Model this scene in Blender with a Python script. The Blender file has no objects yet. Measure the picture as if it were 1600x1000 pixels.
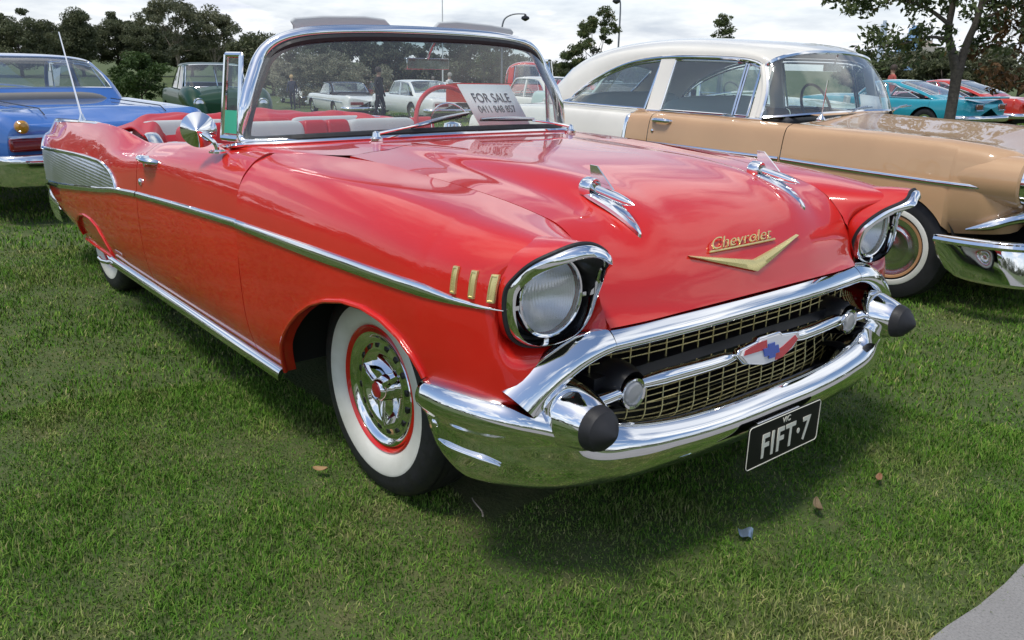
import bpy, bmesh, math, random
import numpy as np
from mathutils import Vector, Matrix
R = math.radians
random.seed(7)
rng = np.random.default_rng(11)
scene = bpy.context.scene
COL = scene.collection

# ------------------------------------------------------------------ camera
cam_data = bpy.data.cameras.new('camera')
cam_data.sensor_width = 36.0
cam_data.lens = 36.0 * 1294.62 / 1600.0
cam_data.clip_start = 0.05
cam_data.clip_end = 6000.0
cam = bpy.data.objects.new('camera', cam_data)
COL.objects.link(cam)
CAM = Vector((2.02613808, -1.94854293, 1.27551517))
_f = Vector((-0.73545296, 0.60933905, -0.29633572)).normalized()
_r = Vector((0.63352202, 0.77350972, 0.01823618))
_r = (_r - _f * _r.dot(_f)).normalized()
_u = _r.cross(_f).normalized()
cam.matrix_world = Matrix(((_r.x, _u.x, -_f.x, CAM.x), (_r.y, _u.y, -_f.y, CAM.y), (_r.z, _u.z, -_f.z, CAM.z), (0, 0, 0, 1)))
scene.camera = cam

# ------------------------------------------------------------------ sky, sun, exposure
SUN_EL, SUN_AZ = R(67), R(-78)          # azimuth of the place the light comes from, counter-clockwise from +x
world = bpy.data.worlds.new('World'); scene.world = world; world.use_nodes = True
wn, wl = world.node_tree.nodes, world.node_tree.links
wn.clear()
def WN(t, **k):
    n = wn.new(t)
    for a, v in k.items(): setattr(n, a, v)
    return n
def wmath(op, a, b=None):
    n = WN('ShaderNodeMath', operation=op)
    for i, v in enumerate((a, b)):
        if v is None: continue
        if isinstance(v, (int, float)): n.inputs[i].default_value = v
        else: wl.new(v, n.inputs[i])
    return n.outputs[0]
sky = WN('ShaderNodeTexSky', sky_type='NISHITA', sun_disc=False)
sky.sun_elevation = SUN_EL; sky.sun_rotation = R(90) - SUN_AZ
sky.air_density = 1.0; sky.dust_density = 1.2; sky.ozone_density = 3.0
geo = WN('ShaderNodeTexCoord')
sep = WN('ShaderNodeSeparateXYZ'); wl.new(geo.outputs['Generated'], sep.inputs[0])
zc = wmath('MAXIMUM', sep.outputs['Z'], 0.0)
den = wmath('ADD', zc, 0.16)
comb = WN('ShaderNodeCombineXYZ')
wl.new(wmath('DIVIDE', sep.outputs['X'], den), comb.inputs[0]); wl.new(wmath('DIVIDE', sep.outputs['Y'], den), comb.inputs[1])
comb.inputs[2].default_value = 3.7
n1 = WN('ShaderNodeTexNoise'); n1.inputs['Scale'].default_value = 1.25; n1.inputs['Detail'].default_value = 8; n1.inputs['Roughness'].default_value = 0.56
n1.inputs['Distortion'].default_value = 0.25
wl.new(comb.outputs[0], n1.inputs['Vector'])
ramp = WN('ShaderNodeValToRGB'); ramp.color_ramp.elements[0].position = 0.485; ramp.color_ramp.elements[1].position = 0.59
wl.new(n1.outputs['Fac'], ramp.inputs[0])
hz = WN('ShaderNodeMapRange'); hz.inputs['From Min'].default_value = 0.0; hz.inputs['From Max'].default_value = 0.34
hz.inputs['To Min'].default_value = 0.86; hz.inputs['To Max'].default_value = 0.0
wl.new(zc, hz.inputs['Value'])
cover = wmath('MAXIMUM', ramp.outputs[0], hz.outputs[0])
n2 = WN('ShaderNodeTexNoise'); n2.inputs['Scale'].default_value = 1.7; n2.inputs['Detail'].default_value = 6; n2.inputs['Roughness'].default_value = 0.6
wl.new(comb.outputs[0], n2.inputs['Vector'])
cl = WN('ShaderNodeValToRGB')
cl.color_ramp.elements[0].position = 0.30; cl.color_ramp.elements[0].color = (4.7, 5.1, 6.0, 1)
cl.color_ramp.elements[1].position = 0.66; cl.color_ramp.elements[1].color = (8.9, 9.0, 9.15, 1)
wl.new(n2.outputs['Fac'], cl.inputs[0])
mix = WN('ShaderNodeMix', data_type='RGBA')
wl.new(cover, mix.inputs['Factor']); wl.new(sky.outputs[0], mix.inputs['A']); wl.new(cl.outputs[0], mix.inputs['B'])
bg = WN('ShaderNodeBackground'); bg.inputs['Strength'].default_value = 0.085
wl.new(mix.outputs['Result'], bg.inputs['Color'])
wo = WN('ShaderNodeOutputWorld'); wl.new(bg.outputs[0], wo.inputs['Surface'])

sd = bpy.data.lights.new('sun', 'SUN'); sd.energy = 1.4; sd.angle = R(12); sd.color = (1.0, 0.95, 0.87)
sun = bpy.data.objects.new('sun', sd); COL.objects.link(sun)
_d = Vector((math.cos(SUN_EL) * math.cos(SUN_AZ), math.cos(SUN_EL) * math.sin(SUN_AZ), math.sin(SUN_EL)))
sun.rotation_euler = _d.to_track_quat('Z', 'Y').to_euler()
vs = scene.view_settings
vs.view_transform = 'Standard'; vs.look = 'None'; vs.gamma = 1.0; vs.exposure = 0.78; vs.use_curve_mapping = False
scene.cycles.max_bounces = 10; scene.cycles.transparent_max_bounces = 24
scene.cycles.use_denoising = True

# ------------------------------------------------------------------ materials
def mat(name, col=(.5, .5, .5), rough=.5, metal=0.0, coat=0.0, spec=.5, emit=None, sub=None, **k):
    m = bpy.data.materials.new(name); m.use_nodes = True
    b = m.node_tree.nodes['Principled BSDF']
    b.inputs['Base Color'].default_value = (*col, 1); b.inputs['Roughness'].default_value = rough
    b.inputs['Metallic'].default_value = metal; b.inputs['Specular IOR Level'].default_value = spec
    b.inputs['Coat Weight'].default_value = coat; b.inputs['Coat Roughness'].default_value = k.get('crough', .03)
    if emit: b.inputs['Emission Color'].default_value = (*emit, 1); b.inputs['Emission Strength'].default_value = 1
    return m
class NT:
    'small helper round a material node tree'
    def __init__(s, m): s.m = m; s.t = m.node_tree; s.n = s.t.nodes; s.l = s.t.links; s.b = s.n.get('Principled BSDF')
    def add(s, t, **k):
        n = s.n.new(t)
        for a, v in k.items(): setattr(n, a, v)
        return n
    def noise(s, scale, detail=4, rough=.55, coord='Object', out='Fac'):
        tc = s.add('ShaderNodeTexCoord'); n = s.add('ShaderNodeTexNoise')
        n.inputs['Scale'].default_value = scale; n.inputs['Detail'].default_value = detail; n.inputs['Roughness'].default_value = rough
        s.l.new(tc.outputs[coord], n.inputs['Vector']); return n.outputs[out]
    def ramp(s, fac, stops):
        r = s.add('ShaderNodeValToRGB'); e = r.color_ramp.elements
        while len(e) < len(stops): e.new(.5)
        for i, (p, c) in enumerate(stops):
            e[i].position = p; e[i].color = (*c, 1) if len(c) == 3 else c
        s.l.new(fac, r.inputs[0]); return r.outputs[0]
    def mixc(s, f, a, b, mode='MIX'):
        m = s.add('ShaderNodeMix', data_type='RGBA', blend_type=mode)
        for i, v in (('Factor', f), ('A', a), ('B', b)):
            if isinstance(v, (int, float)): m.inputs[i].default_value = v
            elif isinstance(v, tuple): m.inputs[i].default_value = (*v, 1)
            else: s.l.new(v, m.inputs[i])
        return m.outputs['Result']
    def base(s, o): s.l.new(o, s.b.inputs['Base Color'])
    def bump(s, h, strength=.2, dist=.01):
        b = s.add('ShaderNodeBump'); b.inputs['Strength'].default_value = strength; b.inputs['Distance'].default_value = dist
        s.l.new(h, b.inputs['Height']); s.l.new(b.outputs[0], s.b.inputs['Normal'])
def rough_noise(m, scale, lo, hi):
    t = NT(m); r = t.add('ShaderNodeMapRange'); t.l.new(t.noise(scale, 5), r.inputs['Value'])
    r.inputs['From Min'].default_value = .3; r.inputs['From Max'].default_value = .7
    r.inputs['To Min'].default_value = lo; r.inputs['To Max'].default_value = hi
    t.l.new(r.outputs[0], t.b.inputs['Roughness'])
def paint(name, col, var=.06, wav=.0):
    m = mat(name, col, .38, coat=1.0, spec=.2)
    m.node_tree.nodes['Principled BSDF'].inputs['Coat IOR'].default_value = 1.5
    t = NT(m); n = t.noise(2.2, 3)
    lo = tuple(c * (1 - var) for c in col); hi = tuple(min(1, c * (1 + var)) for c in col)
    t.base(t.ramp(n, [(.3, lo), (.7, hi)]))
    # road dust and fine orange peel in the lacquer
    d = t.noise(38, 6, .7); r = t.add('ShaderNodeMapRange'); t.l.new(d, r.inputs['Value'])
    r.inputs['From Min'].default_value = .35; r.inputs['From Max'].default_value = .8; r.inputs['To Min'].default_value = .004; r.inputs['To Max'].default_value = .028
    t.l.new(r.outputs[0], t.b.inputs['Coat Roughness'])
    if wav:
        b = t.add('ShaderNodeBump'); b.inputs['Strength'].default_value = wav; b.inputs['Distance'].default_value = .01
        t.l.new(t.noise(7, 2), b.inputs['Height']); t.l.new(b.outputs[0], t.b.inputs['Coat Normal'])
    return m
def glass_mat(name, tint=(.93, .97, .96), ior=1.45, haze_dirt=0.0, rough=.0, tintband=None, refl=.055):
    m = bpy.data.materials.new(name); m.use_nodes = True
    t = NT(m); t.n.clear()
    tr = t.add('ShaderNodeBsdfTransparent'); tr.inputs[0].default_value = (*tint, 1)
    gl = t.add('ShaderNodeBsdfGlossy'); gl.inputs['Roughness'].default_value = rough; gl.inputs['Color'].default_value = (1, 1, 1, 1)
    lw = t.add('ShaderNodeLayerWeight'); lw.inputs['Blend'].default_value = .5
    pw = t.add('ShaderNodeMath', operation='POWER'); t.l.new(lw.outputs['Facing'], pw.inputs[0]); pw.inputs[1].default_value = 4.0
    fr = t.add('ShaderNodeMath', operation='MULTIPLY_ADD'); t.l.new(pw.outputs[0], fr.inputs[0]); fr.inputs[1].default_value = .9; fr.inputs[2].default_value = refl
    mx = t.add('ShaderNodeMixShader'); t.l.new(fr.outputs[0], mx.inputs[0]); t.l.new(tr.outputs[0], mx.inputs[1]); t.l.new(gl.outputs[0], mx.inputs[2])
    out = t.add('ShaderNodeOutputMaterial'); last = mx.outputs[0]
    if tintband:
        z0, z1, c = tintband
        tc = t.add('ShaderNodeTexCoord'); sp = t.add('ShaderNodeSeparateXYZ'); t.l.new(tc.outputs['Object'], sp.inputs[0])
        mr = t.add('ShaderNodeMapRange'); t.l.new(sp.outputs['Z'], mr.inputs['Value']); mr.inputs['From Min'].default_value = z0; mr.inputs['From Max'].default_value = z1
        t.l.new(t.ramp(mr.outputs[0], [(0, tint), (1, c)]), tr.inputs[0])
    if haze_dirt:  # even pale veil paints reflection haze into the glass; only the spots are dirt
        df = t.add('ShaderNodeBsdfDiffuse'); df.inputs[0].default_value = (.8, .8, .78, 1)
        v = t.add('ShaderNodeTexVoronoi'); v.inputs['Scale'].default_value = 55
        tc = t.add('ShaderNodeTexCoord'); t.l.new(tc.outputs['Object'], v.inputs['Vector'])
        sp = t.ramp(v.outputs['Distance'], [(.04, (1, 1, 1)), (.13, (0, 0, 0))])
        n = t.ramp(t.noise(4, 5), [(.38, (0, 0, 0)), (.62, (1, 1, 1))])
        m1 = t.add('ShaderNodeMath', operation='MULTIPLY'); t.l.new(sp, m1.inputs[0]); t.l.new(n, m1.inputs[1])
        m2 = t.add('ShaderNodeMath', operation='MULTIPLY_ADD'); t.l.new(m1.outputs[0], m2.inputs[0]); m2.inputs[1].default_value = .55; m2.inputs[2].default_value = haze_dirt
        mm = t.add('ShaderNodeMixShader'); t.l.new(m2.outputs[0], mm.inputs[0]); t.l.new(last, mm.inputs[1]); t.l.new(df.outputs[0], mm.inputs[2]); last = mm.outputs[0]
    t.l.new(last, out.inputs['Surface'])
    return m
M = {}
M['chrome'] = mat('chrome', (.86, .87, .88), .04, 1.0); rough_noise(M['chrome'], 26, .02, .085)
M['chrome_old'] = mat('chrome_satin', (.66, .66, .65), .22, 1.0); rough_noise(M['chrome_old'], 12, .12, .3)
M['gold'] = mat('gold_anodised', (.74, .62, .27), .34, .55); rough_noise(M['gold'], 20, .2, .36)
M['red'] = paint('red_lacquer', (.64, .017, .010))
M['rubber'] = mat('black_rubber', (.016, .016, .018), .55); rough_noise(M['rubber'], 30, .45, .75)
M['black'] = mat('black_paint', (.012, .012, .013), .35)
M['dark'] = mat('dark_underbody', (.010, .010, .010), .85)
M['white'] = mat('whitewall', (.72, .71, .64), .45)
NT(M['white']).base(NT(M['white']).ramp(NT(M['white']).noise(9, 6), [(.3, (.62, .61, .53)), (.6, (.74, .73, .66))]))
M['lens'] = glass_mat('lamp_glass', (.95, .96, .97), 1.5)
M['glass'] = glass_mat('window_glass', (.80, .90, .87), 1.5)
M['screen'] = glass_mat('windscreen_glass', (.93, .97, .95), 1.5, haze_dirt=.045, tintband=(1.27, 1.35, (.20, .33, .36)))  # pale reflection haze mixed into the windscreen colour, plus dirt spots
M['ribalu'] = mat('ribbed_aluminium', (.70, .71, .73), .33, 1.0); rough_noise(M['ribalu'], 15, .28, .4)
M['redvinyl'] = mat('red_vinyl', (.48, .022, .03), .42); NT(M['redvinyl']).bump(NT(M['redvinyl']).noise(120, 3), .12, .003)
M['greyvinyl'] = mat('grey_cloth', (.50, .52, .52), .7); NT(M['greyvinyl']).bump(NT(M['greyvinyl']).noise(160, 3), .2, .003)
M['reflector'] = mat('lamp_reflector', (.84, .84, .84), .30, 1.0)
M['paper'] = mat('white_paper', (.80, .80, .82), .7)
M['ink'] = mat('dark_ink', (.03, .03, .05), .6)
M['cream_ink'] = mat('cream_plate_lettering', (.74, .72, .60), .5)
M['plate'] = mat('black_number_plate', (.008, .008, .008), .45, spec=.2)
M['blue_enamel'] = mat('blue_enamel', (.02, .08, .42), .25, coat=1)
M['white_enamel'] = mat('white_enamel', (.75, .75, .75), .25, coat=1)
M['red_enamel'] = mat('red_enamel', (.55, .02, .03), .25, coat=1)
M['amber'] = mat('amber_lens', (.50, .24, .02), .2, coat=1)
M['tail'] = mat('red_tail_lens', (.20, .008, .01), .15, coat=1)
M['green_sticker'] = mat('green_sticker', (.05, .42, .26), .5)

# ------------------------------------------------------------------ numeric helpers
def hermite(xs, P, q):
    'smooth curve through P (k, ...) at parameters xs, read at q'
    xs = np.asarray(xs, float); P = np.asarray(P, float); q = np.asarray(q, float)
    k = len(xs); d = np.diff(xs); sh = (-1,) + (1,) * (P.ndim - 1)
    s = np.diff(P, axis=0) / d.reshape(sh)
    m = np.zeros_like(P)
    if k == 2: m[:] = s[0]
    else:
        w0 = (d[1:] / (d[1:] + d[:-1])).reshape(sh); m[1:-1] = s[:-1] * w0 + s[1:] * (1 - w0)
        m[0] = 1.5 * s[0] - .5 * m[1]; m[-1] = 1.5 * s[-1] - .5 * m[-2]
    i = np.clip(np.searchsorted(xs, q, 'right') - 1, 0, k - 2)
    t = ((q - xs[i]) / d[i]).reshape(sh); h = d[i].reshape(sh)
    return ((2*t**3 - 3*t**2 + 1) * P[i] + (t**3 - 2*t**2 + t) * h * m[i] + (-2*t**3 + 3*t**2) * P[i+1] + (t**3 - t**2) * h * m[i+1])
def curve(pts, n, closed=False):
    'n points along a smooth curve through pts, chord-length parameter'
    P = np.asarray(pts, float)
    if closed: P = np.vstack([P, P[:1]])
    d = np.sqrt(np.maximum(np.linalg.norm(np.diff(P, axis=0), axis=1), 1e-6)); s = np.concatenate([[0], np.cumsum(d)])
    if closed:
        P2 = np.vstack([P[-3:-1], P, P[1:3]]); s2 = np.concatenate([[s[0]-d[-1]-d[-2], s[0]-d[-1]], s, [s[-1]+d[0], s[-1]+d[0]+d[1]]])
        return hermite(s2, P2, np.linspace(0, s[-1], n, endpoint=False))
    return hermite(s, P, np.linspace(0, s[-1], n))
def lin(xs, ys, q): return np.interp(q, xs, ys)
def smooth(xs, ys, q): return hermite(xs, np.asarray(ys, float), np.atleast_1d(q))

class MB:
    'collects geometry and becomes ONE mesh object; s = -1 mirrors across y'
    def __init__(s, sy=1): s.v = []; s.f = []; s.mi = []; s.n = 0; s.sy = sy; s.cur = 0
    def add(s, V, F, flip=False):
        V = np.asarray(V, float).reshape(-1, 3).copy()
        if s.sy < 0: V[:, 1] *= -1; flip = not flip
        s.v.append(V)
        for f in F:
            g = [i + s.n for i in f]
            s.f.append(g[::-1] if flip else g); s.mi.append(s.cur)
        s.n += len(V); return s
    def grid(s, P, cu=False, cv=False, flip=False):
        P = np.asarray(P, float); n, m = P.shape[:2]; F = []
        for i in range(n if cu else n - 1):
            for j in range(m if cv else m - 1):
                a = i * m + j; b = ((i+1) % n) * m + j; c = ((i+1) % n) * m + (j+1) % m; d = i * m + (j+1) % m
                F.append((a, b, c, d))
        return s.add(P, F, flip)
    def box(s, c, size, rot=None):
        x, y, z = [k / 2 for k in size]
        V = np.array([(-x,-y,-z),(x,-y,-z),(x,y,-z),(-x,y,-z),(-x,-y,z),(x,-y,z),(x,y,z),(-x,y,z)])
        if rot is not None: V = V @ np.array(rot).T
        return s.add(V + np.array(c), [(0,3,2,1),(4,5,6,7),(0,1,5,4),(1,2,6,5),(2,3,7,6),(3,0,4,7)])
    def tube(s, pts, r, n=10, caps=True, closed=False, squash=None):
        P = np.asarray(pts, float); k = len(P); r = np.full(k, r) if np.isscalar(r) else np.asarray(r, float)
        T = np.gradient(P, axis=0) if not closed else np.roll(P, -1, 0) - np.roll(P, 1, 0)
        T /= np.linalg.norm(T, axis=1)[:, None] + 1e-12
        up = np.array([0, 0, 1.]) if abs(T[0, 2]) < .8 else np.array([1., 0, 0])
        if abs(T[:, 2]).max() < .9 and abs(T[0, 2]) < .8:
            A = np.cross(T, up); A /= np.linalg.norm(A, axis=1)[:, None] + 1e-12
        else:
            a0 = np.cross(T[0], up); a0 /= np.linalg.norm(a0); L = [a0]
            for i in range(1, k):
                a1 = L[-1] - T[i] * (L[-1] @ T[i]); L.append(a1 / (np.linalg.norm(a1) + 1e-12))
            A = np.array(L)
        B = np.cross(A, T)
        a = np.linspace(0, 2*np.pi, n, endpoint=False); ca, sa = np.cos(a), np.sin(a)
        q = 1.0 if squash is None else squash
        G = P[:, None] + r[:, None, None] * (A[:, None] * ca[None, :, None] + B[:, None] * sa[None, :, None] * q)
        s.grid(G, cu=closed, cv=True)
        if caps and not closed:
            s.add(G[0], [tuple(range(n))]); s.add(G[-1], [tuple(range(n))[::-1]])
        return s
    def lathe(s, prof, c=(0, 0, 0), axis='x', n=32, a0=0, a1=2*math.pi, flip=False):
        'prof: (along axis, radius)'
        full = abs(a1 - a0 - 2*math.pi) < 1e-6
        a = np.linspace(a0, a1, n, endpoint=not full); pr = np.asarray(prof, float)
        u = pr[:, 0][:, None] * np.ones(len(a)); x = pr[:, 1][:, None] * np.cos(a); y = pr[:, 1][:, None] * np.sin(a)
        G = {'x': np.stack([u, x, y], -1), 'y': np.stack([y, u, x], -1), 'z': np.stack([x, y, u], -1)}[axis] + np.array(c)
        return s.grid(G, cv=full, flip=flip)
    def prism(s, poly, o, ax, ay, depth):
        'flat outline poly (2-D) in the frame o, ax, ay, given thickness along ax x ay'
        o, ax, ay = (np.asarray(k, float) for k in (o, ax, ay)); nz = np.cross(ax, ay)
        P = np.asarray(poly, float); n = len(P)
        A = o + P[:, :1] * ax + P[:, 1:] * ay; B = A + nz * depth
        F = [tuple(range(n))[::-1], tuple(range(n, 2*n))] + [(i, (i+1) % n, n + (i+1) % n, n + i) for i in range(n)]
        return s.add(np.vstack([A, B]), F)
    def build(s, name, materials, parent=None, smooth=True, angle=38, solid=0.0, bevel=0.0, loc=None):
        me = bpy.data.meshes.new(name)
        V = np.vstack(s.v) if s.v else np.zeros((0, 3))
        me.from_pydata(V.tolist(), [], s.f)
        ms = materials if isinstance(materials, (list, tuple)) else [materials]
        for m in ms: me.materials.append(m)
        if len(ms) > 1: me.polygons.foreach_set('material_index', s.mi)
        if smooth:
            me.polygons.foreach_set('use_smooth', [True] * len(me.polygons))
            me.set_sharp_from_angle(angle=R(angle))
        me.update()
        o = bpy.data.objects.new(name, me); COL.objects.link(o); o.parent = parent
        if loc is not None: o.location = loc
        if bevel:
            b = o.modifiers.new('bevel', 'BEVEL'); b.width = bevel; b.segments = 2; b.limit_method = 'ANGLE'; b.angle_limit = R(35)
        if solid:
            k = o.modifiers.new('solidify', 'SOLIDIFY'); k.thickness = solid; k.offset = -1
        return o
def thing(name, label, cat, loc=(0, 0, 0), rz=0, group=None):
    o = bpy.data.objects.new(name, None); COL.objects.link(o); o.empty_display_size = .2
    o.location = loc; o.rotation_euler = (0, 0, rz)
    return tag(o, label, cat, group)
def tag(o, label, cat, group=None):
    o['label'] = label; o['category'] = cat
    if group: o['group'] = group
    return o
def struct(o, kind='structure'): o['kind'] = kind; return o
def copy_tree(o, parent=None):
    c = o.copy(); COL.objects.link(c); c.parent = parent
    for ch in o.children: copy_tree(ch, c)
    return c
def text_mesh(name, body, size, m, parent, mw, extrude=.001, align='CENTER', xs=1.0, shear=0.0, space=1.0, bold=0.0):
    cu = bpy.data.curves.new(name, 'FONT'); cu.body = body; cu.size = size; cu.extrude = extrude; cu.align_x = align; cu.align_y = 'CENTER'; cu.shear = shear; cu.space_character = space; cu.offset = bold
    t = bpy.data.objects.new(name + '_tmp', cu); COL.objects.link(t)
    bpy.context.view_layer.update()
    me = bpy.data.meshes.new_from_object(t.evaluated_get(bpy.context.evaluated_depsgraph_get()))
    bpy.data.objects.remove(t); bpy.data.curves.remove(cu)
    S = Matrix.Diagonal((xs, 1, 1, 1)); me.transform(mw @ S)
    me.materials.clear(); me.materials.append(m); me.name = name
    o = bpy.data.objects.new(name, me); COL.objects.link(o); o.parent = parent
    return o
def frame(o, ax, ay):
    ax, ay = Vector(ax).normalized(), Vector(ay).normalized(); az = ax.cross(ay)
    return Matrix(((ax.x, ay.x, az.x, o[0]), (ax.y, ay.y, az.y, o[1]), (ax.z, ay.z, az.z, o[2]), (0, 0, 0, 1)))
# ------------------------------------------------------------------ red convertible (x forward, front axle at the origin)
ARCH_F = np.array([(-.445,.272),(-.431,.296),(-.405,.35),(-.377,.40),(-.33,.452),(-.27,.503),(-.20,.552),(-.11,.600),(-.02,.632),(.085,.655),(.19,.662),(.28,.652),(.36,.626),(.415,.590),(.440,.560),(.449,.533)])
# fender control grid: stations (front last) x columns (bottom .. hood seam), outward y
FC = np.array([
 [(-.655,.875,.275),(-.655,.912,.40),(-.655,.925,.57),(-.655,.925,.75),(-.655,.905,.865),(-.655,.858,.932),(-.655,.815,.958),(-.655,.775,.971)],
 [(-.45,.875,.275),(-.45,.912,.40),(-.45,.927,.57),(-.45,.928,.755),(-.45,.907,.868),(-.45,.855,.937),(-.45,.795,.962),(-.45,.705,.981)],
 [(-.25,.875,.29),(-.25,.913,.41),(-.25,.928,.57),(-.25,.929,.757),(-.25,.908,.868),(-.25,.853,.938),(-.24,.785,.962),(-.20,.648,.979)],
 [(.05,.875,.30),(.05,.915,.42),(.05,.93,.58),(.05,.929,.76),(.05,.908,.866),(.05,.85,.933),(.06,.775,.955),(.09,.627,.961)],
 [(.28,.88,.36),(.28,.915,.46),(.28,.927,.59),(.28,.926,.763),(.28,.905,.862),(.28,.845,.922),(.28,.77,.943),(.27,.612,.946)],
 [(.45,.905,.531),(.45,.915,.57),(.45,.920,.64),(.45,.918,.755),(.45,.899,.85),(.45,.842,.907),(.43,.765,.930),(.39,.60,.931)],
 [(.57,.888,.533),(.57,.896,.58),(.57,.900,.65),(.575,.900,.755),(.58,.885,.842),(.585,.84,.893),(.56,.76,.918),(.47,.591,.917)],
 [(.652,.862,.536),(.656,.867,.59),(.660,.868,.66),(.668,.862,.75),(.668,.848,.825),(.685,.820,.870),(.69,.752,.903),(.53,.583,.902)],
 [(.696,.820,.545),(.697,.822,.60),(.676,.824,.645),(.590,.80,.715),(.60,.79,.82),(.720,.785,.878),(.745,.715,.898),(.572,.580,.884)],
 [(.706,.73,.580),(.703,.725,.618),(.680,.722,.640),(.560,.715,.700),(.58,.71,.81),(.735,.712,.890),(.748,.672,.880),(.60,.579,.866)],
 [(.713,.64,.612),(.706,.64,.638),(.678,.634,.660),(.600,.622,.715),(.615,.618,.79),(.665,.622,.825),(.672,.610,.840),(.63,.5775,.838)],
 [(.718,.570,.640),(.716,.568,.672),(.708,.571,.706),(.695,.573,.735),(.684,.574,.765),(.672,.575,.79),(.660,.5755,.802),(.650,.576,.818)],
])
fs = np.concatenate([[0], np.cumsum(np.maximum(np.linalg.norm(np.diff(FC[:, 3], axis=0), axis=1), .05))])
def section(C, ss, s, n=90):
    P = hermite(ss, C, np.atleast_1d(s))[0]
    return hermite(np.arange(len(P)), P, np.linspace(0, len(P) - 1, n))
def trimmed(sec, zlow, m, pw=1.0):
    z = sec[:, 2]; k = int(np.argmax(z >= zlow)) if zlow > z[0] else 0
    if k > 0:
        f = (zlow - z[k-1]) / (z[k] - z[k-1] + 1e-9); t0 = k - 1 + f
    else: t0 = 0.0
    q = t0 + (len(z) - 1 - t0) * np.linspace(0, 1, m) ** pw
    return np.stack([np.interp(q, np.arange(len(z)), sec[:, c]) for c in range(3)], -1)
# flank control sections behind the fender
def belt_z(x): return float(np.interp(x, *zip(*sorted([(-.66,.971),(-1.0,.964),(-1.4,.944),(-1.7,.921),(-1.88,.903),(-2.0,.893),(-2.1,.905),(-2.22,.924),(-2.4,.935),(-2.6,.938),(-3.0,.925),(-3.4,.905),(-3.99,.873)]))))
def dw(x): return float(np.interp(x, [-4.0,-3.8,-3.4,-2.9,-2.2,-.6], [-.062,-.040,-.018,-.006,0,0]))
def flank_sec(x, fin=False):
    b = belt_z(x); d = dw(x); zb = float(np.interp(x, [-4.0,-3.6,-3.1,-2.9,-.6], [.40,.335,.285,.275,.275]))
    f = float(np.interp(x, [-2.5,-2.05,-1.75], [1, .35, 0]))      # 0 door shoulder .. 1 fin blade
    y4, y5, y6 = .903 - .008*f, .856 + .012*f, .80 + .012*f
    z4 = .865*(1-f) + (.78)*f - .0*(1-f); z5 = (b - .033)*(1-f) + (b - .075)*f
    z4 = min(z4, b - .075)
    return np.array([(x,.875+d,zb),(x,.912+d,max(.40, zb+.05)),(x,.925+d,.56),(x,.922+d,.70),(x,y4+d,z4),(x,y5+d,z5),(x,y6+d+.01*f,b),(x,y6+d-.03+.01*f,b-.004),(x,y6+d-.055-.09*f,b-.03-.05*f)])
_DS = np.array([section(FC, fs, s_)[:54] for s_ in np.linspace(0, fs[8], 130)])
def side_y(x, z):
    if x > -.655:
        xx = np.array([np.interp(z, S_[:, 2], S_[:, 0]) for S_ in _DS]); yy = np.array([np.interp(z, S_[:, 2], S_[:, 1]) for S_ in _DS])
        k = int(np.argmax(xx)) + 1; return float(np.interp(x, xx[:k], yy[:k]))
    P = flank_sec(x); P = hermite(np.arange(len(P)), P, np.linspace(0, 6, 60))
    return float(np.interp(z, P[:, 2], P[:, 1]))
car = thing('convertible_car', 'red open-topped convertible with tail fins parked on the lawn, for sale', 'car')
def trim_z(x): return float(np.interp(x, [-4.0,-3.4,-2.8,-2.4,-2.15,-1.8,-1.22,-.62,-.05,.41,.76], [.495,.545,.605,.645,.675,.700,.726,.749,.757,.764,.757]))
ARCH_R = np.array([(-3.16,.27),(-3.14,.33),(-3.08,.39),(-2.98,.432),(-2.86,.452),(-2.72,.450),(-2.60,.425),(-2.53,.38),(-2.49,.32),(-2.478,.27)])

def sweep_strip(mb, path, nrm, up, h, d, k=7):
    'convex bright-metal strip along path: h half height, d how far it stands out'
    a = np.linspace(-1, 1, k); prof_u = np.sin(a * np.pi/2); prof_n = np.cos(a * np.pi/2) ** .8
    G = path[:, None] + up[:, None] * (h[:, None, None] * prof_u[None, :, None]) + nrm[:, None] * (d[:, None, None] * prof_n[None, :, None])
    mb.grid(G)

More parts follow.
